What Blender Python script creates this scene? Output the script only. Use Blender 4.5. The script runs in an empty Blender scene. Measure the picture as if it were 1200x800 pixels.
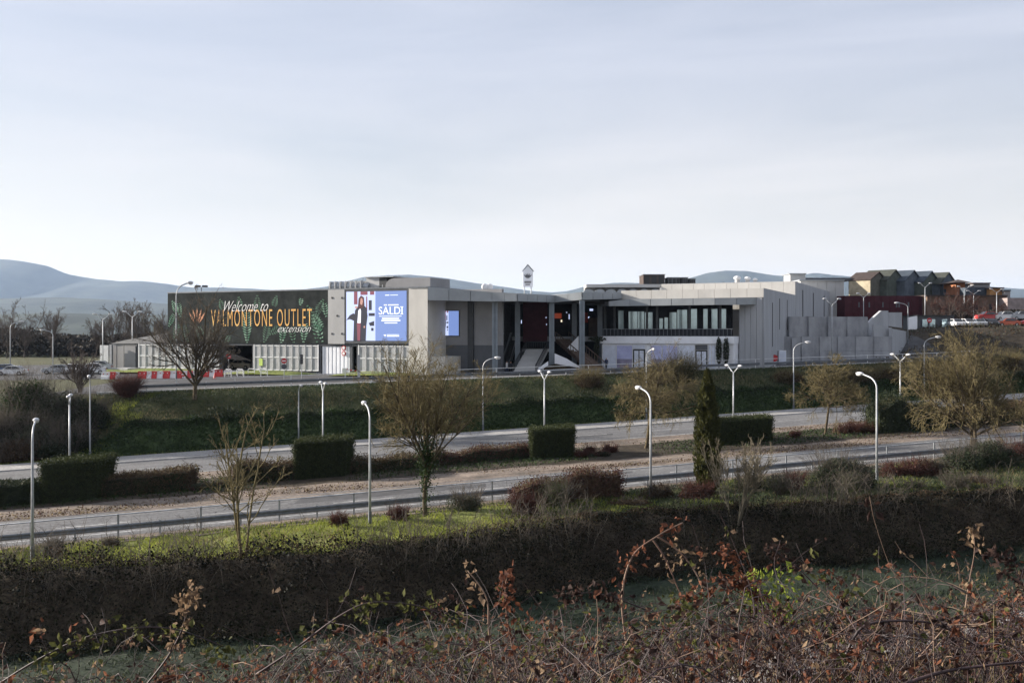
import bpy, math, random
import numpy as np
from mathutils import Vector, Matrix

# ------------------------------------------------------------------ camera, sky, sun, exposure
SC = bpy.context.scene
COL = SC.collection
F, HY, ZC = 1167.0, 390.0, 11.0          # focal length in photo pixels, eye level row, eye height
cam_d = bpy.data.cameras.new('camera'); cam = bpy.data.objects.new('camera', cam_d); COL.objects.link(cam)
cam.location = (0, 0, ZC); cam.rotation_euler = (math.radians(90), 0, 0)
cam_d.sensor_width = 36; cam_d.lens = 36 * F / 1200; cam_d.shift_y = -10 / 1200
cam_d.clip_start = 0.1; cam_d.clip_end = 60000
SC.camera = cam

SUN_EL = math.radians(17)
SUN_AZ = (-0.96, 0.25)                    # horizontal direction towards the sun
_l = math.hypot(*SUN_AZ)
SUN = Vector((SUN_AZ[0] / _l * math.cos(SUN_EL), SUN_AZ[1] / _l * math.cos(SUN_EL), math.sin(SUN_EL)))
sd = bpy.data.lights.new('sun', 'SUN'); sd.energy = 5.0; sd.angle = math.radians(0.6); sd.color = (1.0, 0.91, 0.80)
so = bpy.data.objects.new('sun', sd); COL.objects.link(so)
so.rotation_euler = SUN.to_track_quat('Z', 'Y').to_euler(); so.location = (-60, 20, 60)

world = bpy.data.worlds.new('World'); SC.world = world; world.use_nodes = True
wn = world.node_tree; wn.nodes.clear()
def N(nt, t, **kw):
    n = nt.nodes.new(t)
    for k, v in kw.items(): setattr(n, k, v)
    return n
wo = N(wn, 'ShaderNodeOutputWorld'); wb = N(wn, 'ShaderNodeBackground'); wb.inputs[1].default_value = 0.055
sky = N(wn, 'ShaderNodeTexSky', sky_type='NISHITA'); sky.sun_disc = False
sky.sun_elevation = SUN_EL; sky.sun_rotation = math.atan2(SUN_AZ[0], SUN_AZ[1])
sky.air_density = 1.0; sky.dust_density = 2.2; sky.ozone_density = 2.0
tc = N(wn, 'ShaderNodeTexCoord'); sep = N(wn, 'ShaderNodeSeparateXYZ'); wn.links.new(tc.outputs['Generated'], sep.inputs[0])
mp = N(wn, 'ShaderNodeMapping'); mp.inputs['Scale'].default_value = (0.9, 1.2, 7.0); mp.inputs['Rotation'].default_value = (0, 0.10, 0.4)
wn.links.new(tc.outputs['Generated'], mp.inputs[0])
nz = N(wn, 'ShaderNodeTexNoise'); nz.inputs['Scale'].default_value = 1.6; nz.inputs['Detail'].default_value = 5; nz.inputs['Roughness'].default_value = 0.55; nz.inputs['Distortion'].default_value = 0.5
wn.links.new(mp.outputs[0], nz.inputs['Vector'])
rmp = N(wn, 'ShaderNodeMapRange'); rmp.inputs[1].default_value = 0.3; rmp.inputs[2].default_value = 0.72; rmp.inputs[3].default_value = 0.55; rmp.inputs[4].default_value = 0.92
wn.links.new(nz.outputs['Fac'], rmp.inputs[0])
mx = N(wn, 'ShaderNodeMix', data_type='RGBA'); wn.links.new(rmp.outputs[0], mx.inputs['Factor'])
wn.links.new(sky.outputs[0], mx.inputs['A'])
low = N(wn, 'ShaderNodeMapRange', interpolation_type='SMOOTHERSTEP'); low.inputs[1].default_value = 0.0; low.inputs[2].default_value = 0.34; low.inputs[3].default_value = 1.0; low.inputs[4].default_value = 0.0
wn.links.new(sep.outputs['Z'], low.inputs[0])
vc = N(wn, 'ShaderNodeMix', data_type='RGBA'); wn.links.new(low.outputs[0], vc.inputs['Factor']); vc.inputs['A'].default_value = (5.55, 5.75, 6.6, 1); vc.inputs['B'].default_value = (7.9, 7.4, 6.75, 1)
wn.links.new(vc.outputs['Result'], mx.inputs['B'])
fmx = N(wn, 'ShaderNodeMath', operation='MAXIMUM'); lo2 = N(wn, 'ShaderNodeMath', operation='MULTIPLY'); lo2.inputs[1].default_value = 0.95; wn.links.new(low.outputs[0], lo2.inputs[0])
wn.links.new(lo2.outputs[0], fmx.inputs[0]); wn.links.new(rmp.outputs[0], fmx.inputs[1]); wn.links.new(fmx.outputs[0], mx.inputs['Factor'])
wn.links.new(mx.outputs['Result'], wb.inputs[0]); wn.links.new(wb.outputs[0], wo.inputs[0])

SC.view_settings.view_transform = 'Standard'; SC.view_settings.look = 'None'
SC.view_settings.exposure = 1.3; SC.view_settings.gamma = 1.0
SC.render.engine = 'CYCLES'
SC.cycles.max_bounces = 6; SC.cycles.diffuse_bounces = 3; SC.cycles.transparent_max_bounces = 8
SC.cycles.volume_bounces = 1; SC.cycles.use_denoising = True; SC.cycles.use_adaptive_sampling = True
SC.cycles.sample_clamp_indirect = 6
rng = np.random.default_rng(7); random.seed(7)

# ------------------------------------------------------------------ materials
MATS = {}
def mat(name, c, rough=0.8, var=0.18, scale=1.0, bump=0.0, metal=0.0, c2=None, detail=5, bscale=None, stretch=None):
    m = bpy.data.materials.new(name); m.use_nodes = True; nt = m.node_tree
    b = nt.nodes['Principled BSDF']; b.inputs['Roughness'].default_value = rough; b.inputs['Metallic'].default_value = metal; b.inputs['Specular IOR Level'].default_value = 0.5 if rough < 0.69 else 0.12
    t = N(nt, 'ShaderNodeTexCoord'); mpp = N(nt, 'ShaderNodeMapping'); nt.links.new(t.outputs['Object'], mpp.inputs[0])
    if stretch: mpp.inputs['Scale'].default_value = stretch
    n = N(nt, 'ShaderNodeTexNoise'); n.inputs['Scale'].default_value = scale; n.inputs['Detail'].default_value = detail; n.inputs['Roughness'].default_value = 0.62
    nt.links.new(mpp.outputs[0], n.inputs['Vector'])
    cr = N(nt, 'ShaderNodeValToRGB'); a = c2 if c2 else tuple(x * (1 - var) for x in c); bb = c if c2 else tuple(min(1, x * (1 + var)) for x in c)
    cr.color_ramp.elements[0].position = 0.36; cr.color_ramp.elements[1].position = 0.64
    cr.color_ramp.elements[0].color = (*a, 1); cr.color_ramp.elements[1].color = (*bb, 1)
    nt.links.new(n.outputs['Fac'], cr.inputs[0]); nt.links.new(cr.outputs[0], b.inputs['Base Color'])
    if bump:
        n2 = N(nt, 'ShaderNodeTexNoise'); n2.inputs['Scale'].default_value = bscale or scale * 6; n2.inputs['Detail'].default_value = 4
        nt.links.new(t.outputs['Object'], n2.inputs['Vector'])
        bp = N(nt, 'ShaderNodeBump'); bp.inputs['Strength'].default_value = bump; bp.inputs['Distance'].default_value = 0.05
        nt.links.new(n2.outputs['Fac'], bp.inputs['Height']); nt.links.new(bp.outputs[0], b.inputs['Normal'])
    MATS[name] = m
    return m
def leafmat(name, c, c2, scale=9.0, trans=0.35, rough=0.7):
    m = mat(name, c, rough, c2=c2, scale=scale, detail=3); nt = m.node_tree
    b = nt.nodes['Principled BSDF']; out = nt.nodes['Material Output']
    tr = N(nt, 'ShaderNodeBsdfTranslucent'); ms = N(nt, 'ShaderNodeMixShader'); ms.inputs[0].default_value = trans
    src = b.inputs['Base Color'].links[0].from_socket; nt.links.new(src, tr.inputs[0])
    nt.links.new(b.outputs[0], ms.inputs[1]); nt.links.new(tr.outputs[0], ms.inputs[2]); nt.links.new(ms.outputs[0], out.inputs[0])
    return m
def emat(name, c, strength, rough=0.4):
    m = bpy.data.materials.new(name); m.use_nodes = True; b = m.node_tree.nodes['Principled BSDF']
    b.inputs['Base Color'].default_value = (*[x * 0.3 for x in c], 1); b.inputs['Roughness'].default_value = rough
    b.inputs['Emission Color'].default_value = (*c, 1); b.inputs['Emission Strength'].default_value = strength
    MATS[name] = m; return m
def glassmat(name, c, rough=0.05):
    m = mat(name, c, rough, var=0.1); m.node_tree.nodes['Principled BSDF'].inputs['Specular IOR Level'].default_value = 0.9
    return m

def three_tone(name, cols, scale, fine, bump, bscale, rough=0.95):
    """ground colour from two noises: large patches and fine grain"""
    m = bpy.data.materials.new(name); m.use_nodes = True; nt = m.node_tree; b = nt.nodes['Principled BSDF']
    b.inputs['Roughness'].default_value = rough; b.inputs['Specular IOR Level'].default_value = 0.2
    t = N(nt, 'ShaderNodeTexCoord')
    n1 = N(nt, 'ShaderNodeTexNoise'); n1.inputs['Scale'].default_value = scale; n1.inputs['Detail'].default_value = 6; n1.inputs['Roughness'].default_value = 0.65
    n2 = N(nt, 'ShaderNodeTexNoise'); n2.inputs['Scale'].default_value = fine; n2.inputs['Detail'].default_value = 5
    for n in (n1, n2): nt.links.new(t.outputs['Object'], n.inputs['Vector'])
    cr = N(nt, 'ShaderNodeValToRGB'); e = cr.color_ramp.elements
    e[0].position = 0.3; e[0].color = (*cols[0], 1); e[1].position = 0.7; e[1].color = (*cols[-1], 1)
    for i, c in enumerate(cols[1:-1]):
        el = e.new(0.3 + 0.4 * (i + 1) / (len(cols) - 1)); el.color = (*c, 1)
    nt.links.new(n1.outputs['Fac'], cr.inputs[0])
    mr = N(nt, 'ShaderNodeMapRange'); mr.inputs[1].default_value = 0.3; mr.inputs[2].default_value = 0.7; mr.inputs[3].default_value = 0.6; mr.inputs[4].default_value = 1.35
    nt.links.new(n2.outputs['Fac'], mr.inputs[0])
    mu = N(nt, 'ShaderNodeMix', data_type='RGBA', blend_type='MULTIPLY'); mu.inputs['Factor'].default_value = 1
    nt.links.new(cr.outputs[0], mu.inputs['A']); nt.links.new(mr.outputs[0], mu.inputs['B']); nt.links.new(mu.outputs['Result'], b.inputs['Base Color'])
    bp = N(nt, 'ShaderNodeBump'); bp.inputs['Strength'].default_value = bump; bp.inputs['Distance'].default_value = 0.06
    n3 = N(nt, 'ShaderNodeTexNoise'); n3.inputs['Scale'].default_value = bscale; n3.inputs['Detail'].default_value = 4
    nt.links.new(t.outputs['Object'], n3.inputs['Vector']); nt.links.new(n3.outputs['Fac'], bp.inputs['Height']); nt.links.new(bp.outputs[0], b.inputs['Normal'])
    MATS[name] = m; return m

three_tone('ground', [(0.045, 0.05, 0.022), (0.065, 0.068, 0.03), (0.09, 0.085, 0.04)], 0.22, 3.0, 0.8, 5)
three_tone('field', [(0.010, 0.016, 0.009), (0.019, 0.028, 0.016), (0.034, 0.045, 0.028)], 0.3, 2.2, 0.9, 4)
three_tone('verge', [(0.09, 0.10, 0.03), (0.15, 0.17, 0.045), (0.20, 0.20, 0.07)], 0.35, 3.0, 0.8, 6)
three_tone('lawn', [(0.09, 0.12, 0.03), (0.15, 0.18, 0.045), (0.18, 0.2, 0.06)], 0.3, 3.0, 0.7, 6)
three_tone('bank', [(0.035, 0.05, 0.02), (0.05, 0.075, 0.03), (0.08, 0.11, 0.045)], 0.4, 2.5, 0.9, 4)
three_tone('soil', [(0.025, 0.02, 0.013), (0.045, 0.035, 0.024), (0.075, 0.06, 0.04)], 0.8, 6, 0.8, 8)
three_tone('dirt', [(0.10, 0.088, 0.075), (0.175, 0.142, 0.116), (0.26, 0.21, 0.17)], 0.35, 4, 0.5, 9)
three_tone('asphalt', [(0.105, 0.105, 0.108), (0.14, 0.14, 0.142), (0.17, 0.168, 0.166)], 0.16, 5, 0.15, 30, 0.85)
three_tone('pale_paving', [(0.24, 0.235, 0.23), (0.30, 0.29, 0.28), (0.35, 0.34, 0.32)], 0.3, 5, 0.2, 20, 0.85)
def wear(name):
    nt = MATS[name].node_tree; b = nt.nodes['Principled BSDF']; src = b.inputs['Base Color'].links[0].from_socket
    t = N(nt, 'ShaderNodeTexCoord'); r_ = N(nt, 'ShaderNodeMapping'); r_.inputs['Rotation'].default_value = (0, 0, -math.atan(0.365)); nt.links.new(t.outputs['Object'], r_.inputs[0])
    m_ = N(nt, 'ShaderNodeMapping'); m_.inputs['Scale'].default_value = (.025, 1.1, 1); nt.links.new(r_.outputs[0], m_.inputs[0])
    n = N(nt, 'ShaderNodeTexNoise'); n.inputs['Scale'].default_value = 1.0; n.inputs['Detail'].default_value = 6; n.inputs['Roughness'].default_value = .7; nt.links.new(m_.outputs[0], n.inputs['Vector'])
    mr = N(nt, 'ShaderNodeMapRange'); mr.inputs[1].default_value = .3; mr.inputs[2].default_value = .7; mr.inputs[3].default_value = .68; mr.inputs[4].default_value = 1.3; nt.links.new(n.outputs['Fac'], mr.inputs[0])
    mu = N(nt, 'ShaderNodeMix', data_type='RGBA', blend_type='MULTIPLY'); mu.inputs['Factor'].default_value = 1; nt.links.new(src, mu.inputs['A']); nt.links.new(mr.outputs[0], mu.inputs['B']); nt.links.new(mu.outputs['Result'], b.inputs['Base Color'])
wear('asphalt'); wear('pale_paving'); wear('dirt')
mat('dark_asphalt', (0.085, 0.085, 0.088), 0.85, scale=0.4, bump=0.1)
mat('paint', (0.52, 0.52, 0.51), 0.8, c2=(0.2, 0.2, 0.2), scale=1.5)
mat('kerb', (0.42, 0.41, 0.39), 0.85, scale=1.5)
mat('galv', (0.34, 0.36, 0.38), 0.45, metal=0.6, scale=3)
mat('galv_dark', (0.17, 0.185, 0.205), 0.5, metal=0.5, scale=3)
mat('pole', (0.40, 0.42, 0.44), 0.45, metal=0.3, scale=2)
mat('white_paint', (0.74, 0.75, 0.76), 0.5, var=0.06, scale=2)
mat('lamp_white', (0.5, 0.51, 0.53), 0.35, var=0.04)
mat('dark_metal', (0.035, 0.038, 0.042), 0.5, scale=2)
mat('steel_blue', (0.19, 0.225, 0.26), 0.45, var=0.1, metal=0.2)
mat('concrete', (0.415, 0.43, 0.455), 0.9, c2=(0.345, 0.357, 0.375), scale=0.9, bump=0.1, stretch=(1, 1, 0.14))
mat('concrete_light', (0.47, 0.47, 0.465), 0.9, var=0.1, scale=0.4, stretch=(1, 1, 0.4))
mat('concrete_rough', (0.39, 0.40, 0.42), 0.9, c2=(0.25, 0.258, 0.275), scale=0.9, bump=0.3, stretch=(.7, .7, 0.3))
mat('cream', (0.58, 0.565, 0.53), 0.85, var=0.08, scale=0.5, stretch=(1, 1, 0.4))
mat('grey_render', (0.27, 0.27, 0.275), 0.85, var=0.08, scale=0.4)
mat('grey_dark', (0.11, 0.115, 0.125), 0.7, var=0.1)
mat('fascia', (0.30, 0.325, 0.345), 0.5, var=0.1, metal=0.2, scale=0.4)
mat('black', (0.012, 0.013, 0.015), 0.6)
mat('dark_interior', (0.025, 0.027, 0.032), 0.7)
mat('maroon', (0.065, 0.018, 0.024), 0.7, var=0.15)
mat('white_wall', (0.86, 0.88, 0.92), 0.7, var=0.05, scale=0.6)
mat('poster_blue', (0.58, 0.61, 0.86), 0.6, c2=(0.42, 0.44, 0.7), scale=0.7)
mat('poster_pale', (0.70, 0.75, 0.86), 0.6, var=0.08)
mat('poster_mauve', (0.28, 0.26, 0.36), 0.6, var=0.2, scale=1.2)
mat('mesh_panel', (0.40, 0.41, 0.42), 0.7, var=0.12, scale=0.8)
glassmat('window_glass', (0.42, 0.56, 0.62), 0.12); MATS['window_glass'].node_tree.nodes['Principled BSDF'].inputs['Metallic'].default_value = 0.6
glassmat('car_glass', (0.015, 0.017, 0.02))
mat('board', (0.030, 0.035, 0.034), 0.9, var=0.3, scale=0.8); MATS['board'].node_tree.nodes['Principled BSDF'].inputs['Specular IOR Level'].default_value = 0.1
mat('letter_orange', (0.78, 0.36, 0.06), 0.6, c2=(0.82, 0.5, 0.13), scale=0.9)
mat('letter_white', (0.82, 0.82, 0.82), 0.6, var=0.02)
mat('logo_copper', (0.52, 0.22, 0.10), 0.6, var=0.2, scale=1.4)
mat('print_green', (0.07, 0.20, 0.115), 0.6, c2=(0.025, 0.075, 0.045), scale=0.9)
mat('print_mint', (0.36, 0.55, 0.42), 0.8, c2=(0.07, 0.2, 0.12), scale=1.3)
emat('led_blue', (0.135, 0.20, 0.42), 0.62)
emat('led_pale', (0.46, 0.53, 0.78), 0.55)
emat('led_white', (0.8, 0.84, 0.95), 0.6)
emat('led_dark', (0.02, 0.022, 0.035), 0.6)
emat('led_red', (0.2, 0.06, 0.085), 0.5)
emat('led_skin', (0.35, 0.19, 0.16), 0.7)
emat('led_hair', (0.06, 0.02, 0.02), 0.6)
emat('bulb', (1.0, 0.85, 0.6), 0.5)
emat('sign_orange', (0.4, 0.07, 0.03), 0.15)
mat('screen_green', (0.45, 0.6, 0.12), 0.6)
mat('red_plastic', (0.55, 0.03, 0.03), 0.45, var=0.1)
mat('white_plastic', (0.75, 0.75, 0.75), 0.45, var=0.06)
mat('sign_red', (0.5, 0.02, 0.025), 0.4, var=0.05)
mat('rubber', (0.02, 0.02, 0.02), 0.8)
mat('rim', (0.4, 0.4, 0.42), 0.3, metal=0.7)
mat('roof_brown', (0.07, 0.055, 0.05), 0.8); mat('roof_blue', (0.06, 0.075, 0.095), 0.7); mat('roof_olive', (0.065, 0.07, 0.06), 0.8)
mat('olive', (0.12, 0.12, 0.1), 0.85); mat('green_wall', (0.09, 0.105, 0.09), 0.85); mat('blue_wall', (0.10, 0.12, 0.145), 0.85)
mat('straw', (0.42, 0.37, 0.27), 0.85); mat('ochre', (0.36, 0.2, 0.085), 0.85); mat('terracotta', (0.3, 0.13, 0.07), 0.85)
mat('brown_wall', (0.145, 0.10, 0.075), 0.9, var=0.2, scale=0.3); mat('pink_wall', (0.30, 0.25, 0.24), 0.9)
mat('timber', (0.16, 0.12, 0.10), 0.8)
mat('bark', (0.12, 0.095, 0.06), 0.95, c2=(0.055, 0.045, 0.032), scale=4, bump=0.5)
mat('twig', (0.21, 0.175, 0.09), 0.9, c2=(0.10, 0.082, 0.042), scale=2.5)
mat('twig_grey', (0.15, 0.13, 0.105), 0.9, c2=(0.075, 0.065, 0.055), scale=2)
mat('twig_pale', (0.22, 0.19, 0.135), 0.9, c2=(0.11, 0.095, 0.07), scale=2.5)
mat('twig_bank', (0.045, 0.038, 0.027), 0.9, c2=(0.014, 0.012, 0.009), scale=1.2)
mat('twig_far', (0.085, 0.07, 0.062), 0.9)
mat('twig_red', (0.12, 0.055, 0.045), 0.9, c2=(0.06, 0.03, 0.025), scale=3)
mat('cane', (0.06, 0.032, 0.032), 0.6, c2=(0.018, 0.011, 0.012), scale=3)
mat('cane_pale', (0.30, 0.22, 0.165), 0.75, c2=(0.15, 0.095, 0.075), scale=3)
mat('straw_grass', (0.34, 0.27, 0.15), 0.9, c2=(0.2, 0.15, 0.08), scale=4)
leafmat('leaf_dark', (0.042, 0.052, 0.026), (0.018, 0.024, 0.014), 3.0, 0.2)
leafmat('leaf_ivy', (0.045, 0.072, 0.024), (0.02, 0.034, 0.014), 3.0, 0.2)
leafmat('leaf_hedge', (0.055, 0.066, 0.024), (0.026, 0.034, 0.015), 5.0, 0.2)
leafmat('leaf_brown', (0.105, 0.07, 0.042), (0.045, 0.032, 0.022), 4.0, 0.2)
leafmat('leaf_redbrown', (0.11, 0.052, 0.04), (0.05, 0.027, 0.024), 4.0, 0.2)
leafmat('leaf_grey', (0.10, 0.108, 0.07), (0.03, 0.037, 0.024), 3.0, 0.25)
leafmat('leaf_broom', (0.10, 0.125, 0.05), (0.05, 0.065, 0.028), 4.0, 0.25)
leafmat('leaf_cypress', (0.085, 0.085, 0.028), (0.035, 0.04, 0.017), 3.0, 0.2)
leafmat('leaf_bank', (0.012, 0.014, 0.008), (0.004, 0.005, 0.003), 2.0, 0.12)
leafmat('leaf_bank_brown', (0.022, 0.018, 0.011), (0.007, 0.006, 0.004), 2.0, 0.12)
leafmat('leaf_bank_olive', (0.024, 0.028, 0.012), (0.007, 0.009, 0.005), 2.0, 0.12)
leafmat('leaf_verge', (0.06, 0.075, 0.042), (0.022, 0.03, 0.018), 3.0, 0.2)
leafmat('blade_slope', (0.075, 0.095, 0.045), (0.035, 0.05, 0.025), 0.6, 0.3)
leafmat('leaf_rust', (0.22, 0.09, 0.05), (0.05, 0.022, 0.018), 25.0, 0.4)
leafmat('leaf_tan', (0.30, 0.21, 0.13), (0.12, 0.08, 0.055), 25.0, 0.4)
leafmat('leaf_purple', (0.07, 0.042, 0.034), (0.02, 0.013, 0.012), 25.0, 0.35)
leafmat('leaf_olive', (0.12, 0.125, 0.04), (0.045, 0.05, 0.02), 25.0, 0.45)
leafmat('leaf_bright', (0.3, 0.36, 0.06), (0.16, 0.2, 0.04), 25.0, 0.5)
leafmat('blade', (0.27, 0.30, 0.06), (0.10, 0.125, 0.03), 0.5, 0.45)
leafmat('blade_frost', (0.065, 0.085, 0.05), (0.014, 0.022, 0.012), 1.2, 0.3)
leafmat('blade_dry', (0.27, 0.21, 0.12), (0.14, 0.12, 0.06), 1.2, 0.4)

# ------------------------------------------------------------------ scene-graph helpers
def tag(o, label=None, cat=None, group=None, kind=None):
    if label: o['label'] = label
    if cat: o['category'] = cat
    if group: o['group'] = group
    if kind: o['kind'] = kind
    return o
def thing(name, label, cat, loc=(0, 0, 0), rz=0, group=None):
    o = bpy.data.objects.new(name, None); COL.objects.link(o)
    o.location = loc; o.rotation_euler = (0, 0, rz); o.empty_display_size = 0.2
    return tag(o, label, cat, group)
def copy_tree(o, loc, rz=0.0, label=None, group=None, parent=None):
    c = o.copy(); COL.objects.link(c); c.parent = parent
    if parent is None:
        c.location = loc; c.rotation_euler = (0, 0, rz)
        if label: c['label'] = label
        if group: c['group'] = group
    for ch in list(o.children): copy_tree(ch, None, parent=c)
    return c

class MB:
    def __init__(s): s.v = []; s.f = []; s.mi = []; s.arr = []
    def quad(s, *p):
        n = len(s.v); s.v += [tuple(q) for q in p]; s.f.append(tuple(range(n, n + len(p))))
    def hexa(s, p):     # 4 bottom, 4 top
        n = len(s.v); s.v += [tuple(q) for q in p]
        for f in ((3, 2, 1, 0), (4, 5, 6, 7), (0, 1, 5, 4), (1, 2, 6, 5), (2, 3, 7, 6), (3, 0, 4, 7)): s.f.append(tuple(n + i for i in f))
    def box(s, x0, x1, y0, y1, z0, z1):
        s.hexa([(x0, y0, z0), (x1, y0, z0), (x1, y1, z0), (x0, y1, z0), (x0, y0, z1), (x1, y0, z1), (x1, y1, z1), (x0, y1, z1)])
    def prism(s, pts, z0, z1):   # pts (x,y) loop; z0,z1 numbers or lists
        n = len(s.v); k = len(pts)
        zz0 = z0 if hasattr(z0, '__len__') else [z0] * k; zz1 = z1 if hasattr(z1, '__len__') else [z1] * k
        s.v += [(p[0], p[1], z) for p, z in zip(pts, zz0)] + [(p[0], p[1], z) for p, z in zip(pts, zz1)]
        s.f.append(tuple(n + i for i in reversed(range(k)))); s.f.append(tuple(n + k + i for i in range(k)))
        for i in range(k):
            j = (i + 1) % k; s.f.append((n + i, n + j, n + k + j, n + k + i))
    def slab(s, poly, d):        # planar loop of 3d points pushed along vector d
        n = len(s.v); k = len(poly); d = Vector(d)
        s.v += [tuple(p) for p in poly] + [tuple(Vector(p) + d) for p in poly]
        s.f.append(tuple(n + i for i in range(k))); s.f.append(tuple(n + k + i for i in reversed(range(k))))
        for i in range(k):
            j = (i + 1) % k; s.f.append((n + j, n + i, n + k + i, n + k + j))
    def tube(s, pts, rads, k=8, cap=True):
        pts = [Vector(p) for p in pts]
        if not hasattr(rads, '__len__'): rads = [rads] * len(pts)
        n0 = len(s.v); up = None
        for i, p in enumerate(pts):
            t = (pts[min(i + 1, len(pts) - 1)] - pts[max(i - 1, 0)]).normalized()
            if up is None: up = Vector((1, 0, 0)) if abs(t.x) < 0.9 else Vector((0, 1, 0))
            a = (up - t * up.dot(t)).normalized(); b = t.cross(a); up = a
            for j in range(k):
                an = 2 * math.pi * j / k
                s.v.append(tuple(p + (a * math.cos(an) + b * math.sin(an)) * rads[i]))
        for i in range(len(pts) - 1):
            for j in range(k):
                q = (j + 1) % k
                s.f.append((n0 + i * k + j, n0 + i * k + q, n0 + (i + 1) * k + q, n0 + (i + 1) * k + j))
        if cap:
            s.f.append(tuple(n0 + j for j in reversed(range(k)))); s.f.append(tuple(n0 + (len(pts) - 1) * k + j for j in range(k)))
    def ball(s, c, r, k=8, m=6):
        n0 = len(s.v); rx, ry, rz = r if hasattr(r, '__len__') else (r, r, r)
        for i in range(m + 1):
            th = math.pi * i / m
            for j in range(k):
                ph = 2 * math.pi * j / k
                s.v.append((c[0] + rx * math.sin(th) * math.cos(ph), c[1] + ry * math.sin(th) * math.sin(ph), c[2] + rz * math.cos(th)))
        for i in range(m):
            for j in range(k):
                q = (j + 1) % k; s.f.append((n0 + i * k + j, n0 + (i + 1) * k + j, n0 + (i + 1) * k + q, n0 + i * k + q))
    def build(s, name, m, parent=None, local=False, smooth=False, label=None, cat=None, group=None, kind=None):
        me = bpy.data.meshes.new(name); me.from_pydata(s.v, [], s.f); me.update()
        return link_mesh(name, me, m, parent, local, smooth, label, cat, group, kind)
def link_mesh(name, me, m, parent=None, local=False, smooth=False, label=None, cat=None, group=None, kind=None):
    if m is not None:
        for q in (m if isinstance(m, (list, tuple)) else [m]): me.materials.append(MATS[q])
    if smooth: me.polygons.foreach_set('use_smooth', [True] * len(me.polygons))
    o = bpy.data.objects.new(name, me); COL.objects.link(o); tag(o, label, cat, group, kind)
    if parent is not None:
        o.parent = parent
        if not local:
            M = Matrix.Identity(4); r = parent
            chain = []
            while r is not None: chain.append(r); r = r.parent
            for r in reversed(chain): M = M @ r.matrix_parent_inverse @ Matrix.LocRotScale(r.location, r.rotation_euler, r.scale)
            o.matrix_parent_inverse = M.inverted()
    return o
def np_mesh(name, V, Fq, k):
    """V (n,3), Fq (m,k) polygons with k corners each"""
    me = bpy.data.meshes.new(name); V = np.asarray(V, dtype=np.float32); Fq = np.asarray(Fq, dtype=np.int32)
    me.vertices.add(len(V)); me.vertices.foreach_set('co', V.ravel())
    m = len(Fq); me.loops.add(m * k); me.loops.foreach_set('vertex_index', Fq.ravel())
    me.polygons.add(m); me.polygons.foreach_set('loop_start', np.arange(0, m * k, k, dtype=np.int32)); me.polygons.foreach_set('loop_total', np.full(m, k, dtype=np.int32))
    me.update(calc_edges=True); return me

# vectorised foliage -------------------------------------------------
def unit(a): return a / np.maximum(np.linalg.norm(a, axis=-1, keepdims=True), 1e-9)
def tubes_np(batches):
    """batches: list of (P (B,n,3), R (B,n), k) -> V, F"""
    Vs, Fs, base = [], [], 0
    for P, R, k in batches:
        B, n, _ = P.shape
        if B == 0: continue
        T = np.empty_like(P); T[:, 1:-1] = P[:, 2:] - P[:, :-2]; T[:, 0] = P[:, 1] - P[:, 0]; T[:, -1] = P[:, -1] - P[:, -2]; T = unit(T)
        ref = np.where(np.abs(T[:, :1, 2:3]) < 0.9, np.array([0, 0, 1.0]), np.array([1.0, 0, 0]))
        ref = np.broadcast_to(ref, P.shape)
        A = unit(np.cross(T, ref)); Bv = np.cross(T, A)
        an = np.arange(k) * 2 * np.pi / k
        V = P[:, :, None, :] + R[:, :, None, None] * (A[:, :, None, :] * np.cos(an)[None, None, :, None] + Bv[:, :, None, :] * np.sin(an)[None, None, :, None])
        idx = base + np.arange(B * n * k).reshape(B, n, k)
        nx = np.roll(idx, -1, axis=2)
        Fq = np.stack([idx[:, :-1], nx[:, :-1], nx[:, 1:], idx[:, 1:]], axis=-1).reshape(-1, 4)
        Vs.append(V.reshape(-1, 3)); Fs.append(Fq); base += B * n * k
    return np.concatenate(Vs), np.concatenate(Fs)
def grow(r, S, D, L, n, wig, up):
    B = len(S); P = np.empty((B, n, 3)); P[:, 0] = S; d = unit(D); st = (L / (n - 1))[:, None]
    for i in range(1, n):
        d = unit(d + wig * r.normal(size=(B, 3)) + np.array([0, 0, up]))
        P[:, i] = P[:, i - 1] + d * st
    return P
def spawn(r, P, R, cnt, t0, t1, ang, lenf, n, wig, up, rf, minr):
    """children of polylines P: cnt each, starting at fraction t0..t1, leaning ang from the parent's direction"""
    B, m, _ = P.shape
    t = r.uniform(t0, t1, (B, cnt)); f = t * (m - 1); i = np.minimum(f.astype(int), m - 2); w = (f - i)[..., None]
    b = np.arange(B)[:, None]
    S = (P[b, i] * (1 - w) + P[b, i + 1] * w).reshape(-1, 3)
    T = unit(P[b, i + 1] - P[b, i]).reshape(-1, 3)
    rnd = r.normal(size=T.shape); perp = unit(rnd - T * (rnd * T).sum(-1, keepdims=True))
    a = np.radians(r.normal(ang, ang * 0.3, len(T)))[:, None]
    D = T * np.cos(a) + perp * np.sin(a)
    PL = np.linalg.norm(P[:, 1:] - P[:, :-1], axis=-1).sum(1)
    L = (PL[:, None] * lenf * (1.15 - 0.6 * t) * r.uniform(0.7, 1.25, t.shape)).ravel()
    R0 = np.maximum((R[b, i] * rf).ravel(), minr)
    C = grow(r, S, D, L, n, wig, up)
    RR = R0[:, None] * np.linspace(1, 0.45, n)[None]
    return C, np.maximum(RR, minr * 0.7)
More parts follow.
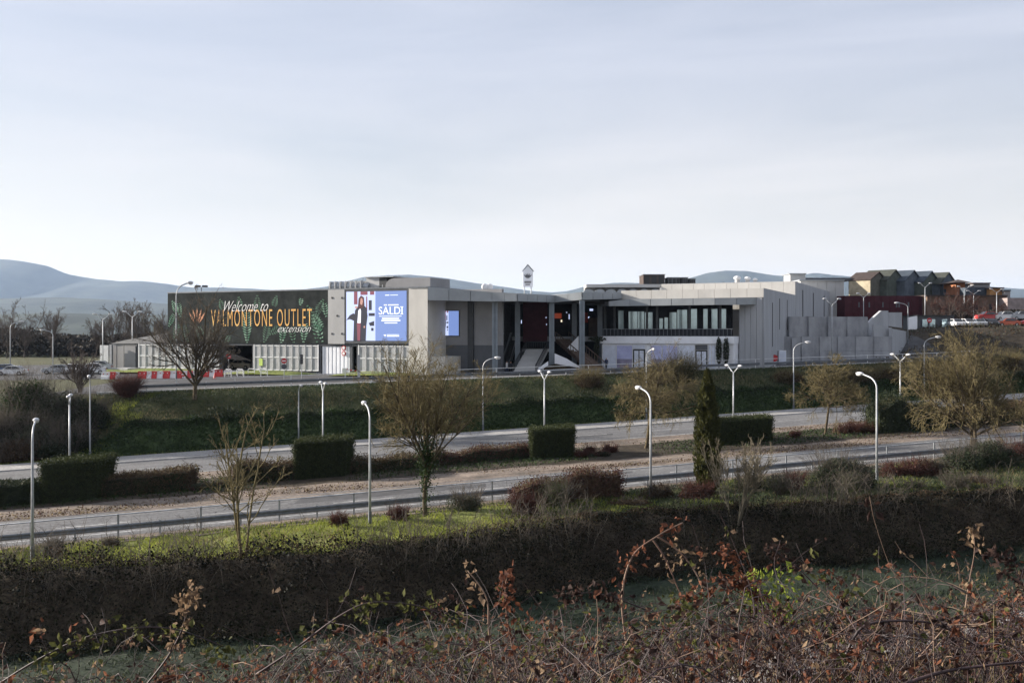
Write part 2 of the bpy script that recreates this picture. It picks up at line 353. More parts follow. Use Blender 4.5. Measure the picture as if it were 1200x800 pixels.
def leaves_np(r, C, size, nrm=None, jit=1.0, asp=0.6):
    n = len(C); s = (size * r.uniform(0.6, 1.4, n))[:, None]
    a = unit(r.normal(size=(n, 3)))
    if nrm is not None: a = unit(np.cross(unit(nrm + jit * r.normal(size=(n, 3))), a))
    rnd = r.normal(size=(n, 3)); b = unit(np.cross(a, rnd)) if nrm is None else unit(np.cross(a, unit(nrm + jit * r.normal(size=(n, 3)))))
    V = np.stack([C - a * s, C + b * s * asp, C + a * s, C - b * s * asp], axis=1).reshape(-1, 3)
    return V, np.arange(n * 4).reshape(-1, 4)
def join_np(parts):
    Vs, Fs, b = [], [], 0
    for V, Fq in parts:
        Vs.append(V); Fs.append(Fq + b); b += len(V)
    return np.concatenate(Vs), np.concatenate(Fs)
def foliage(name, parts, mats, parent=None, local=False, **kw):
    """parts: list of (V,F4,material index)"""
    V, Fq = join_np([(p[0], p[1]) for p in parts]); me = np_mesh(name, V, Fq, 4)
    o = link_mesh(name, me, mats, parent, local, **kw)
    me.polygons.foreach_set('material_index', np.concatenate([np.full(len(p[1]), p[2], dtype=np.int32) for p in parts]))
    return o

# ------------------------------------------------------------------ the lie of the land
K = 0.365                                            # the roads run along (1, K)
def sm(a, b, t): t = np.clip((t - a) / (b - a), 0, 1); return t * t * (3 - 2 * t)
def bank_top(x): return np.interp(x, [-60, -40, -25, -10, 0, 8, 20, 35, 60], [63, 62, 59, 55, 55.5, 56.5, 53, 51, 50])
def gz(x, y):
    x = np.asarray(x, float); y = np.asarray(y, float)
    off = y - K * np.clip(x, -150, 150); xr = np.clip(x, -110, 110)
    zr = 0.035 * xr
    zu = 5.5 + 0.015 * xr + 0.02 * (np.clip(y, 90, 200) - 137) + 4.6 * sm(150, 170, y) * sm(56, 74, x)
    zf = -2.5 + 0.045 * np.clip(xr, -60, 60)
    hill = np.where(off < 8, ZC - 1.7 - 0.2 * np.maximum(off, -20), ZC - 3.3 - 0.45 * (off - 8))
    low = np.maximum(hill, zf)
    bt = bank_top(x); t = sm(bt - 5.6, bt - 0.8, off)
    z = low * (1 - t) + (zr - 0.05) * t
    t1 = sm(113.9, 116.2, off); t2 = sm(116, 125, off); st = sm(-44, -38, x)
    pr = st * (0.52 * t1 + 0.48 * t2) + (1 - st) * sm(113.9, 127, off)
    z = np.where(off > 90, zr - 0.05 + (zu - zr) * pr, z)
    far = sm(320, 1600, off); z = z * (1 - far) + (-22) * far
    w = (off < 64) * 1.0 + ((off > 114.5) & (off < 124.5)) * 1.0
    z = z + w * (0.07 * np.sin(x * 1.3 + y * 0.7) + 0.06 * np.sin(x * 0.5 - y * 1.1 + 1) + 0.04 * np.sin(2.7 * x + 1.9 * y))
    return z
def g(x, y): return float(gz(x, y))
def rp(x, off): return (x, off + K * x)
def road_px(px, py):
    r = (px - 600) / F; Y = ZC / ((py - HY) / F + 0.035 * r); return r * Y, Y
def pxoff(px, off):
    """ground point on the line 'off' seen in photo column px"""
    r = (px - 600) / F; Y = off / (1 - K * r); return r * Y, Y
def at(px, py, Y): return Vector(((px - 600) / F * Y, Y, ZC + (HY - py) * Y / F))
def gp(px, Y, dz=0.0):
    x = (px - 600) / F * Y; return Vector((x, Y, g(x, Y) + dz))

xs = np.unique(np.concatenate([-np.geomspace(110, 9000, 16), np.arange(-110, 121, 1.0), np.geomspace(121, 9000, 16)]))
offs = np.unique(np.concatenate([-np.geomspace(10, 300, 8), np.arange(-10, 46, 1.0), np.arange(46, 66, 0.5), np.arange(66, 113, 3.0), np.arange(113, 127.5, 0.5), np.arange(128, 215, 2.0), np.geomspace(216, 12000, 26)]))
GX, GO = np.meshgrid(xs, offs); GY = GO + K * np.clip(GX, -150, 150)
GZ = gz(GX, GY)
nr, nc = GX.shape; ii = np.arange(nr * nc).reshape(nr, nc)
gF = np.stack([ii[:-1, :-1], ii[:-1, 1:], ii[1:, 1:], ii[1:, :-1]], -1).reshape(-1, 4)
gme = np_mesh('ground', np.stack([GX, GY, GZ], -1).reshape(-1, 3), gF, 4)
go = link_mesh('ground', gme, ['ground', 'field', 'verge', 'bank', 'soil'], smooth=True, kind='structure')
fc = ((GO[:-1, :-1] + GO[1:, 1:]) / 2).ravel(); fx = ((GX[:-1, :-1] + GX[1:, 1:]) / 2).ravel(); fbt = bank_top(fx)
mi = np.zeros(len(fc), dtype=np.int32)
mi[(fc < fbt - 5.2) & (fc > 26)] = 1; mi[(fc >= fbt - 5.2) & (fc < fbt + 0.5)] = 4; mi[(fc >= fbt + 0.5) & (fc < 66)] = 2; mi[(fc >= fbt + 0.5) & (fc < 66) & (fx > 3)] = 0
mi[fc <= 26] = 4; mi[(fc > 127) & (fx > 60)] = 4; mi[(fc > 113) & (fc < 116.6) & (fx > -42)] = 3; mi[(fc > 80) & (fc < 92)] = 4
gme.polygons.foreach_set('material_index', mi)

def strip(name, o0, o1, x0, x1, dz, m, step=2.0, wob=0.0, kind='structure', parent=None, label=None):
    X = np.arange(x0, x1 + 0.01, step); a = rng.normal(0, wob, len(X)) if wob else np.zeros(len(X)); b = rng.normal(0, wob, len(X)) if wob else np.zeros(len(X))
    mb = MB()
    for i in range(len(X)):
        for o, w in ((o0, a[i]), (o1, b[i])):
            p = rp(X[i], o + w); mb.v.append((p[0], p[1], 0.035 * p[0] + dz))
    mb.f = [(2 * i, 2 * i + 2, 2 * i + 3, 2 * i + 1) for i in range(len(X) - 1)]
    return mb.build(name, m, parent, kind=None if parent else kind, label=label)
strip('dirt_verge', 64.3, 114.0, -108, 108, -0.012, 'dirt', wob=0.25)
strip('near_road', 66.4, 76.4, -108, 108, 0.0, 'asphalt')
strip('far_road', 95.4, 107.6, -108, 108, 0.0, 'asphalt')
strip('pavement', 108.0, 113.2, -108, 108, 0.11, 'pale_paving')
mbk = MB()
for i in range(108):
    x0, x1 = -108 + 2 * i, -106 + 2 * i
    a, b, c, d = rp(x0, 107.6), rp(x1, 107.6), rp(x1, 108.0), rp(x0, 108.0)
    mbk.hexa([(*p, 0.035 * p[0] - 0.1) for p in (a, b, c, d)] + [(*p, 0.035 * p[0] + 0.125) for p in (a, b, c, d)])
mbk.build('kerb', 'kerb', kind='structure')
strip('road_edge_line', 75.0, 75.2, -108, 108, 0.005, 'paint', wob=0.015)
strip('road_edge_line', 67.6, 67.8, -108, 108, 0.005, 'paint', wob=0.015)
strip('road_edge_line', 95.7, 95.9, -108, 108, 0.005, 'paint', wob=0.015)
for i in range(27):
    strip('lane_dash', 71.2, 71.4, -108 + 8 * i, -104 + 8 * i, 0.005, 'paint', step=1.0)
    strip('lane_dash', 101.3, 101.5, -106 + 8 * i, -102 + 8 * i, 0.005, 'paint', step=1.0)
# worn, sandy patches washed onto the asphalt
for i in range(26):
    x = rng.uniform(-60, 80); o = rng.choice([75.6, 76.5, 95.2, 94.6, 107.2]); w = rng.uniform(3, 9); mb = MB(); pts = []
    for j in range(14):
        a = 2 * math.pi * j / 14; rr = rng.uniform(0.6, 1.1); p = rp(x + w * math.cos(a) * rr, o + 0.5 * math.sin(a) * rr); pts.append((p[0], p[1], 0.035 * p[0] + 0.008 + 0.0002 * i))
    mb.v = pts; mb.f = [tuple(range(14))]; mb.build('sand_patch', 'dirt', kind='structure')
# asphalt repairs and tar-filled cracks
mat('asphalt_repair', (0.085, 0.085, 0.088), 0.9, var=.2, scale=1.0); mat('tar', (0.035, 0.035, 0.036), 0.8)
for i in range(12):
    x = rng.uniform(-45, 60); o = rng.choice([67.2, 70.0, 72.5, 97.0, 100, 103.5]); strip('asphalt_repair', o, o + rng.uniform(1.0, 2.6), x, x + 2 * rng.integers(1, 6), .0025 + .0001 * i, 'asphalt_repair', wob=.06)
for i in range(22):
    x = rng.uniform(-50, 65); o = rng.uniform(67, 76) if i % 2 else rng.uniform(96, 107); lng = rng.integers(6, 16); mb = MB(); along = rng.uniform() < .6
    for j in range(lng):
        p = rp(x, o); mb.v += [(p[0] - .03, p[1] - .045, .035 * p[0] + .0042), (p[0] + .03, p[1] + .045, .035 * p[0] + .0042)]
        x += rng.uniform(.4, 1.1) if along else rng.normal(0, .2); o += rng.normal(0, .12) if along else .5
    mb.f = [(2 * j, 2 * j + 2, 2 * j + 3, 2 * j + 1) for j in range(lng - 1)]; mb.build('tar_crack', 'tar', kind='structure')
# median soil bed and field path
strip('median_bed', 81.2, 90.6, -108, 108, 0.006, 'soil', wob=0.3)
mbp = MB()
for i in range(60):
    for o in (33.4, 36.2):
        p = rp(-40 + 2 * i, o); mbp.v.append((p[0], p[1], g(*p) + 0.12))
mbp.f = [(2 * i, 2 * i + 2, 2 * i + 3, 2 * i + 1) for i in range(59)]; mbp.build('path', 'pale_paving', kind='structure')

# upper terrace: access road with a pale kerb on the edge of the slope
def patch(name, poly_fn, nu, nv, dz, m, **kw):
    mb = MB()
    for i in range(nu + 1):
        for j in range(nv + 1):
            x, y = poly_fn(i / nu, j / nv); mb.v.append((x, y, g(x, y) + (dz(i / nu, j / nv) if callable(dz) else dz)))
    mb.f = [(i * (nv + 1) + j, (i + 1) * (nv + 1) + j, (i + 1) * (nv + 1) + j + 1, i * (nv + 1) + j + 1) for i in range(nu) for j in range(nv)]
    return mb.build(name, m, kind='structure', smooth=True, **kw)
patch('car_park', lambda a, b: (-120 + 68 * a, 138 + 45 * b + 10 * (1 - a) * 0), 30, 30, 0.045, 'dark_asphalt')
patch('access_road', lambda a, b: rp(-52 + 120 * a, 127.5 + (64 + 30 * (1 - a)) * b), 80, 60, 0.05, 'dark_asphalt')
mbk = MB()
for i in range(58):
    x0, x1 = -46 + 2 * i, -44 + 2 * i
    a, b, c, d = rp(x0, 126.9), rp(x1, 126.9), rp(x1, 127.5), rp(x0, 127.5)
    mbk.hexa([(*p, g(*p) - 0.2) for p in (a, b, c, d)] + [(*p, g(*p) + 0.2) for p in (a, b, c, d)])
mbk.build('kerb', 'concrete_light', kind='structure')

# ------------------------------------------------------------------ mountains
def ridge(name, Y, prof, seed, depth=0.3, amp=6):
    r = np.random.default_rng(seed); px = np.arange(-500, 1701, 6.0); py = np.interp(px, [p[0] for p in prof], [p[1] for p in prof])
    jag = sum(r.normal(0, 1) * np.sin(px * f_ + r.uniform(0, 6)) / (f_ * 40) for f_ in (0.05, 0.09, 0.15, 0.27, 0.4))
    H = (HY - py + 0.5 * jag) * Y / F + ZC
    rows = [(-1.0, 0.0), (-0.75, 0.22), (-0.5, 0.45), (-0.25, 0.74), (0, 1.0), (0.6, 0.3), (1.0, 0.0)]
    V = []
    for d, hf in rows:
        yy = Y * (1 + depth * d)
        hh = -25 + (H + 25) * hf
        if 0 < hf < 1: hh = hh + np.abs(H) * 0.05 * np.interp(np.arange(len(px)), np.arange(0, len(px) + 8, 8), r.normal(0, 1, len(np.arange(0, len(px) + 8, 8))))
        V.append(np.stack([(px - 600) / F * Y, np.full(len(px), yy), hh], -1))
    V = np.array(V); nr, nc = V.shape[:2]; I = np.arange(nr * nc).reshape(nr, nc)
    me = np_mesh(name, V.reshape(-1, 3), np.stack([I[:-1, :-1], I[:-1, 1:], I[1:, 1:], I[1:, :-1]], -1).reshape(-1, 4), 4)
    return link_mesh(name, me, 'hill', smooth=True, kind='structure')
mat('hill', (0.05, 0.06, 0.045), 0.95, scale=0.004, var=0.3)
ridge('mountains', 9000, [(-500, 318), (-200, 312), (-60, 309), (0, 304), (25, 306), (55, 311), (80, 321), (110, 327), (140, 330), (165, 329), (195, 332), (225, 337), (300, 338), (340, 341), (385, 336), (426, 324), (455, 322), (480, 322), (520, 326), (556, 331), (580, 334), (620, 341), (645, 343), (665, 341), (690, 334), (720, 331), (770, 333), (810, 325), (830, 319), (850, 317), (875, 318), (900, 322), (930, 324), (955, 319), (975, 322), (1050, 330), (1200, 338), (1700, 345)], 3, 0.3)
ridge('foothills', 5200, [(-500, 350), (-100, 352), (0, 350), (70, 348), (140, 352), (200, 356), (320, 350), (420, 345), (500, 343), (620, 351), (760, 348), (860, 344), (1000, 350), (1700, 362)], 5, 0.3)
ridge('low_hills', 2600, [(-500, 366), (0, 368), (60, 367), (150, 368), (300, 372), (700, 368), (1000, 372), (1700, 372)], 9, 0.3)

# ------------------------------------------------------------------ the outlet building (local frame: u along the front, v to the back, h above eye level)
OX, OY = -14.0, 136.0; E1 = (0.909, -0.417); E2 = (0.417, 0.909)
def L(u, v, h): return (OX + u * E1[0] + v * E2[0], OY + u * E1[1] + v * E2[1], ZC + h)
def U(px, v):
    t = (px - 600) / F; return (t * (OY + v * E2[1]) - OX - v * E2[0]) / (E1[0] - t * E1[1])
def H(py, u, v): return (HY - py) * (OY + u * E1[1] + v * E2[1]) / F
def gl(u, v): p = L(u, v, 0); return g(p[0], p[1]) - ZC
def lbox(mb, u0, u1, v0, v1, h0, h1):
    mb.hexa([L(u0, v0, h0), L(u1, v0, h0), L(u1, v1, h0), L(u0, v1, h0), L(u0, v0, h1), L(u1, v0, h1), L(u1, v1, h1), L(u0, v1, h1)])
def lb(name, m, parent, *boxes, **kw):
    mb = MB()
    for b in boxes: lbox(mb, *b)
    return mb.build(name, m, parent, **kw)
def bld(name, label, cat, u, v): return thing(name, label, cat, L(u, v, gl(u, v)))
def lpoly(mb, pts, v, d):     # flat print: loop of (u,h) at depth v, d thick
    e = Vector((E2[0], E2[1], 0)) * d
    mb.slab([L(u, v, h) for u, h in pts], e)
def panels(parent, name, m, u0, u1, v0, v1, h0, h1, n, gap=0.035):
    w = (u1 - u0) / n
    for i in range(n): lb(name, m, parent, (u0 + i * w + gap / 2, u0 + (i + 1) * w - gap / 2, v0, v1, h0, h1))
def side_panels(parent, name, m, v0, v1, u0, u1, h0, h1, n, gap=0.035):
    w = (v1 - v0) / n
    for i in range(n): lb(name, m, parent, (u0, u1, v0 + i * w + gap / 2, v0 + (i + 1) * w - gap / 2, h0, h1))
def text_mesh(s, name, m, parent, u0, u1, h0, h1, v, d=0.03, shear=0.0, offset=0.0, space=1.0):
    cu = bpy.data.curves.new(name, 'FONT'); cu.body = s; cu.shear = shear; cu.offset = offset; cu.resolution_u = 3; cu.space_character = space
    o = bpy.data.objects.new('text_source', cu); COL.objects.link(o)
    bpy.context.view_layer.update(); dg = bpy.context.evaluated_depsgraph_get()
    me = bpy.data.meshes.new_from_object(o.evaluated_get(dg)); bpy.data.objects.remove(o); bpy.data.curves.remove(cu)
    V = np.empty(len(me.vertices) * 3); me.vertices.foreach_get('co', V); V = V.reshape(-1, 3)
    mn, mxx = V.min(0), V.max(0)
    W = [L(u0 + (p[0] - mn[0]) / (mxx[0] - mn[0]) * (u1 - u0), v, h0 + (p[1] - mn[1]) / (mxx[1] - mn[1]) * (h1 - h0)) for p in V]
    me.vertices.foreach_set('co', np.array(W, dtype=np.float32).ravel()); me.materials.clear(); me.update()
    return link_mesh(name, me, m, parent)

uA, uB, uS, uC = U(197, 0), U(385, 0), U(404.5, 0), 0.0
HT, HB = 6.25, -1.55
# --- parking block with the printed hoarding
pk = bld('parking_building', 'long dark hoarding block with white slatted parking floor beneath it', 'building', (uA + uC) / 2, 0)
lb('upper_wall', 'grey_dark', pk, (uA, uC, 0.0, 40, HB, HT - 0.15))
lb('parapet_cap', 'galv_dark', pk, (uA - 0.1, uC, -0.12, 40, HT - 0.147, HT + 0.02))
uL = U(163, 0)
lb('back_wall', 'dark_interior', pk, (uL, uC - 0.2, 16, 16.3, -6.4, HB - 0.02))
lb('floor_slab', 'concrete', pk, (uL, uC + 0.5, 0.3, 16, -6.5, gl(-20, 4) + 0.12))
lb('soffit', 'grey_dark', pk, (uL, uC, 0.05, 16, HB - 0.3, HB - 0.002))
for px in (258, 296.5, 374.5, 411, 419, 461):
    u = U(px, 0); lb('column', 'grey_dark', pk, (u - 0.2, u + 0.2, 0.1, 0.5, -6.6, HB - 0.3))
# hoarding print
bd = lb('hoarding_board', 'board', pk, (uA, uB, -0.08, -0.003, HB + 0.05, HT - 0.2))
def frond(mb, u, h, ang, ln, n, wid, w0=0.16):
    ca, sa = math.cos(ang), math.sin(ang)
    for i in range(n):
        t = (i + 0.6) / n; cu_, ch_ = u + ca * ln * t, h + sa * ln * t; l2 = wid * math.sin(math.pi * min(1, 0.18 + 0.82 * (1 - t)))
        for s in (-1, 1):
            a2 = ang + s * 1.15; dx, dy = math.cos(a2), math.sin(a2); w = w0 * (1.2 - t * 0.7)
            p = [(cu_, ch_), (cu_ + dx * l2 * 0.5 - dy * w * s, ch_ + dy * l2 * 0.5 + dx * w * s), (cu_ + dx * l2, ch_ + dy * l2), (cu_ + dx * l2 * 0.5 + dy * w * s * 0.4, ch_ + dy * l2 * 0.5 - dx * w * s * 0.4)]
            p = [(min(max(a, uA + .05), uB - .05), min(max(b, HB + .1), HT - .25)) for a, b in p]
            lpoly(mb, p, -0.10, 0.014)
def hpx(px, py): u = U(px, 0); return u, H(py, u, 0)
fr = [(212, 372, 100, 2.2, 7, .7, 'print_mint'), (240, 401, 120, 2.6, 8, .9, 'print_mint'), (258, 350, -70, 1.6, 6, .7, 'print_green'), (325, 346, -110, 1.6, 6, .7, 'print_green'), (310, 402, 75, 2.6, 8, .9, 'print_green'), (356, 402, 85, 2.8, 8, .9, 'print_mint'), (383, 372, 100, 2.0, 6, .7, 'print_mint'), (202, 352, -60, 2.0, 7, .7, 'print_mint'), (290, 403, 90, 4.6, 13, 1.15, 'print_mint'), (302, 345, -90, 2.2, 7, 0.9, 'print_green'), (280, 347, -80, 1.8, 6, 0.8, 'print_green'),
      (205, 403, 80, 3.4, 9, 0.8, 'print_green'), (198, 383, 60, 2.2, 7, 0.6, 'print_mint'), (222, 404, 110, 3.0, 8, 0.8, 'print_green'), (245, 403, 70, 2.2, 7, 0.8, 'print_green'),
      (330, 403, 80, 2.4, 7, 0.8, 'print_mint'), (316, 392, 30, 2.0, 6, 0.7, 'print_green'), (345, 403, 100, 2.4, 6, 0.8, 'print_green'), (360, 357, -60, 2.6, 7, 0.8, 'print_green'),
      (372, 403, 95, 5.2, 10, 1.1, 'print_green'), (379, 402, 110, 4.4, 9, 0.9, 'print_mint'), (366, 368, -50, 2.6, 7, 0.9, 'print_mint'), (380, 350, -120, 2.2, 7, 0.8, 'print_green'), (352, 358, 75, 1.0, 4, 0.5, 'print_mint'), (264, 404, 60, 1.6, 6, 0.6, 'print_green')]
for px, py, a, ln, n, wd, m in fr:
    mb = MB(); u, h = hpx(px, py); frond(mb, u, h, math.radians(a), ln, n, wd); mb.build('printed_fern', m, bd)
u0, h0 = hpx(248, 382.5); u1, h1 = hpx(366, 362)
text_mesh('VALMONTONE OUTLET', 'lettering', 'letter_orange', bd, u0, u1, h0, h1 + 0.05, -0.118, offset=-0.007, space=1.22)
u0, h0 = hpx(263, 365); u1, h1 = hpx(315, 352); text_mesh('Welcome to', 'script_lettering', 'letter_white', bd, u0, u1, h0, h1, -0.121, shear=0.6, offset=-0.012)
u0, h0 = hpx(326, 389); u1, h1 = hpx(365, 381); text_mesh('extension', 'script_lettering', 'letter_white', bd, u0, u1, h0, h1, -0.121, shear=0.6, offset=-0.012)
mb = MB(); uc, hc = hpx(231.5, 383.5)
for i in range(5):       # fan of petals
    a = math.radians(90 + (i - 2) * 17); ln = (3.05, 3.25, 3.35, 3.25, 3.05)[i]
    for s0, w in ((0.42, 0.20), (0.72, 0.15)):
        c0 = (uc + math.cos(a) * ln * s0 * 0.6, hc + math.sin(a) * ln * s0 * 0.6); c1 = (uc + math.cos(a) * ln * (0.6 + 0.4 * s0), hc + math.sin(a) * ln * (0.6 + 0.4 * s0))
        nx_, ny_ = -math.sin(a) * w, math.cos(a) * w; md = ((c0[0] + c1[0]) / 2 + math.cos(a) * ln * .08, (c0[1] + c1[1]) / 2 + math.sin(a) * ln * .08)
        lpoly(mb, [c0, (md[0] + nx_, md[1] + ny_), c1, (md[0] - nx_, md[1] - ny_)], -0.117 - 0.003 * (s0 > 0.5), 0.012)
mb.build('fan_logo', 'logo_copper', bd)
# white slatted panels
def slat_panel(u0, u1):
    p = lb('slat_panel', 'mesh_panel', pk, (u0 + 0.06, u1 - 0.06, 0.02, 0.05, -5.35, HB - 0.3))
    mb = MB()
    for u in (u0, u1): lbox(mb, u - 0.08, u + 0.08, -0.06, 0.015, -5.45, HB - 0.15)
    for h in (-5.4, -3.55, HB - 0.3): lbox(mb, u0 + 0.083, u1 - 0.083, -0.03, 0.012, h - 0.07, h + 0.07)
    mb.build('frame', 'white_paint', p)
for a, b, n in ((163, 256.5, 12), (298, 373, 10), (420.5, 499, 9)):
    ua, ub = U(a, 0), U(b, 0)
    for i in range(n): slat_panel(ua + (ub - ua) * i / n, ua + (ub - ua) * (i + 1) / n)
# white ribbed bay with two round signs
ua, ub = U(377, 0), U(409, 0); n = 14
for i in range(n):
    w = (ub - ua) / n; lb('ribbed_board', 'white_wall', pk, (ua + i * w + 0.02, ua + (i + 1) * w - 0.02, 0.15 + 0.03 * (i % 2), 0.22, -5.9, HB - 0.35))
for py in (407.5, 414):
    u, h = hpx(402.5, py); mb = MB(); mb.tube([L(u, 0.10, h), L(u, 0.04, h)], 0.34, 16); rs = mb.build('round_sign', 'sign_red', pk)
    mb = MB(); mb.tube([L(u, 0.037, h), L(u, 0.02, h)], 0.22, 16); mb.build('sign_face', 'letter_white', rs)
u, h = hpx(306, 424); po = lb('green_poster', 'screen_green', pk, (u - 0.32, u + 0.32, -0.09, -0.055, h - 0.55, h + 0.5))
# concrete pier with dark bolts, LED screen
lb('concrete_pier', 'concrete_light', pk, (uB + 0.02, uS - 0.02, -0.15, -0.003, HB, HT - 0.152))
for px, py in ((390, 349), (401.5, 349), (396, 370), (390, 391), (401.5, 391)):
    u, h = hpx(px, py); mb = MB(); mb.tube([L(u, -0.153, h), L(u, -0.2, h)], 0.16, 10); mb.build('anchor_plate', 'black', pk)
def led(parent, px0, px1, py0, py1, v, frame=0.35):
    ua, ub = U(px0, v), U(px1, v); ht, hb = H(py0, ua, v), H(py1, ua, v); W_, Hh = ub - ua, ht - hb
    q = lambda a, b: (ua + a * W_, hb + b * Hh)
    fm = lb('screen_frame', 'grey_dark', parent, (ua - frame, ub + frame, v - 0.12, v - 0.003, hb - frame * 1.3, ht + frame))
    def pr(name, m, d, *polys):
        mb = MB()
        for p in polys: lpoly(mb, [q(*c) for c in p], v - 0.13 - d * 0.006, 0.004)
        mb.build(name, m, fm)
    R_ = lambda a, b, c, d: [(a, b), (c, b), (c, d), (a, d)]
    pr('screen', 'led_blue', 0, R_(0, 0, 1, 1)); pr('picture', 'led_pale', 1, R_(0, 0, 0.49, 1))
    pr('picture_shop', 'led_red', 2, R_(0.13, 0.74, 0.19, 1), R_(.24, .93, .36, 1), R_(0.40, 0.93, 0.47, 1), R_(0.335, 0.6, 0.355, .9))
    pr('picture_dark', 'led_dark', 3, [(0, .42), (.06, .52), (.12, .56), (.2, .5), (.2, .42), (.14, .4), (.06, .44)], R_(.38, .62, .43, .82), R_(.38, .5, .48, .56), [(.38, .36), (.47, .4), (.47, .3), (.4, .3)], R_(.42, .2, .46, .26))
    pr('picture_coat', 'led_dark', 4, [(.12, 0), (.13, .4), (.15, .62), (.2, .7), (.3, .72), (.345, .66), (.36, .5), (.34, .3), (.33, 0)])
    pr('picture_shirt', 'led_white', 5, [(.19, .36), (.205, .6), (.235, .69), (.25, .6), (.245, .36)]); pr('picture_trousers', 'led_red', 6, [(.18, .36), (.245, .36), (.235, 0), (.19, 0)])
    pr('picture_hair', 'led_hair', 5.5, [(.2, .7), (.21, .86), (.25, .92), (.3, .88), (.31, .72), (.27, .66), (.22, .64)]); pr('picture_face', 'led_skin', 6.5, [(.235, .76), (.245, .86), (.27, .87), (.285, .8), (.27, .73), (.25, .73)])
    pr('picture_hand', 'led_skin', 7, R_(.295, .26, .32, .3), R_(.15, .66, .19, .7))
    return fm, q, pr, R_
fm, q, pr, R_ = led(pk, 406.5, 477, 342, 399, -0.004, 0.3)
a0 = q(.545, .53); a1 = q(.935, .685); text_mesh('SALDI', 'lettering', 'led_white', fm, a0[0], a1[0], a0[1], a1[1], -0.145, 0.003, offset=0.0)
pr('serif', 'led_white', 1.2, R_(.893, .53, .947, .54), R_(.893, .675, .947, .685))
for b_ in ((.55, .49, .92, .5), (.65, .91, .72, .925), (.735, .912, .86, .922), (.63, .71, .68, .73), (.7, .71, .87, .73), (.6, .44, .88, .465), (.59, .395, .9, .42), (.64, .35, .85, .37)): pr('text_line', 'led_white', 1, R_(*b_))
u_, h_ = q(.62, .08); v_, i_ = q(.87, .135); pr('text_block', 'led_white', 1, R_(.68, .085, .88, .105), R_(.68, .118, .88, .128), [(.625, .125), (.67, .125), (.648, .08)])
# cream end wall, and grey recess with a small screen
uD = U(502, 0)
ew = lb('end_wall', 'cream', pk, (uC + 0.003, uD, -0.2, 22, -6.6, HT - 0.15)); lb('wall_cap', 'galv_dark', pk, (uC + 0.003, uD + 0.1, -0.3, 22, HT - 0.147, HT + 0.05))
uE = U(520, 0); lb('plinth_wall', 'cream', pk, (uD + 0.003, uE, 0.3, 4.9, -6.6, -3.2))
rv = 5.0; r0, r1 = U(502, rv), U(588, rv)
rw = lb('recess_wall', 'grey_render', pk, (uD + 0.003, r1, rv, rv + 0.6, H(404, r0, rv), 6.0)); lb('recess_base', 'grey_dark', pk, (uD + 0.003, r1, rv - 0.02, rv + 0.6, -6.4, H(404, r0, rv) - 0.003))
for px in (508.5, 552.5):
    u = U(px, rv); lb('pilaster', 'dark_metal', pk, (u - 0.42, u + 0.42, rv - 0.35, rv - 0.023, -6.4, 5.6))
led(pk, 515, 538, 364.5, 393, rv - 0.004, 0.1)
# roof plant on the parking block
def plant(name, label, boxes, m, u, v, h, cat='roof unit'):
    t = thing(name, label, cat, L(u, v, h)); 
    for nm, mm, bx_ in boxes:
        lb(nm, mm, t, bx_)
    return t
un = lambda px, v: U(px, v)
v = 8; 
t = thing('ventilation_duct', 'pale metal ventilation duct lying along the hoarding block roof', 'duct', L(un(405, v), v, HT))
mb = MB(); mb.tube([L(un(388, v), v, HT + 0.75), L(un(400, v), v, HT + 0.8), L(un(433, v), v, HT + 0.6)], [0.7, 0.72, 0.5], 12); mb.build('duct', 'galv', t, smooth=False)
for px in (390, 396, 402, 408, 414, 420, 426): mb = MB(); u = un(px, v); lbox(mb, u - 0.06, u + 0.06, v - 0.85, v + 0.85, HT + 0.02, HT + 1.5); mb.build('duct_flange', 'concrete_light', t)
t = thing('air_handling_unit', 'large grey rounded air handling unit on the hoarding block roof', 'roof unit', L(un(470, 10), 10, HT))
a, b = un(460, 10), un(512, 10); mb = MB(); pts = [(a, HT)] + [(a + 1.6 - 1.6 * math.cos(x), HT + 0.6 + 1.2 * math.sin(x)) for x in np.linspace(0.0, 1.57, 8)] + [(b, HT + 1.75), (b, HT)]
mb.slab([L(p[0], 8, p[1]) for p in pts], Vector((E2[0], E2[1], 0)) * 6); mb.build('casing', 'grey_render', t)
lb('louvre_box', 'dark_metal', t, (un(452, 10), un(461, 10), 8.2, 13, HT, HT + 1.75)); lb('intake_box', 'concrete_light', t, (un(437, 10), un(452, 10), 8.2, 13, HT, HT + 1.95))
lb('intake_hood', 'galv', t, (un(436, 10), un(470, 10), 7.9, 13.3, HT + 1.96, HT + 2.1))
for k_, (px, hh) in enumerate(((438, .9), (444, .9), (449, .9))): mb = MB(); u = un(px, 8); mb.tube([L(u, 7.8, HT), L(u, 7.8, HT + hh)], 0.04, 6); mb.build('rail_post', 'galv', t)

# --- faceted entrance canopy on steel columns
ent = thing('entrance_canopy', 'faceted grey entrance canopy on twin steel columns above the stairs', 'canopy', tuple(gp(605, 138)))
KP = [(501.5, 134, 336.5, 351.5), (577, 132, 342.5, 353), (606, 131, 344, 352.5), (650, 139.5, 346, 354), (682, 137.6, 342.5, 351), (728, 147, 343.5, 350)]
back = [(750, 172, 348, 356), (500, 166, 347, 357)]
pts = [((p[0] - 600) / F * p[1], p[1]) for p in KP + back]; zt = [ZC + (HY - p[2]) * p[1] / F for p in KP + back]; zb = [ZC + (HY - p[3]) * p[1] / F for p in KP + back]
mb = MB(); k = len(pts); mb.v = [(*p, z) for p, z in zip(pts, zb)] + [(*p, z) for p, z in zip(pts, zt)]
cb, ct = len(mb.v), len(mb.v) + 1; mb.v += [(2, 155, ZC + 4.75), (2, 155, ZC + 5.6)]
for i in range(k): mb.f += [(cb, (i + 1) % k, i), (ct, k + i, k + (i + 1) % k)]
mb.build('roof', 'concrete', ent)
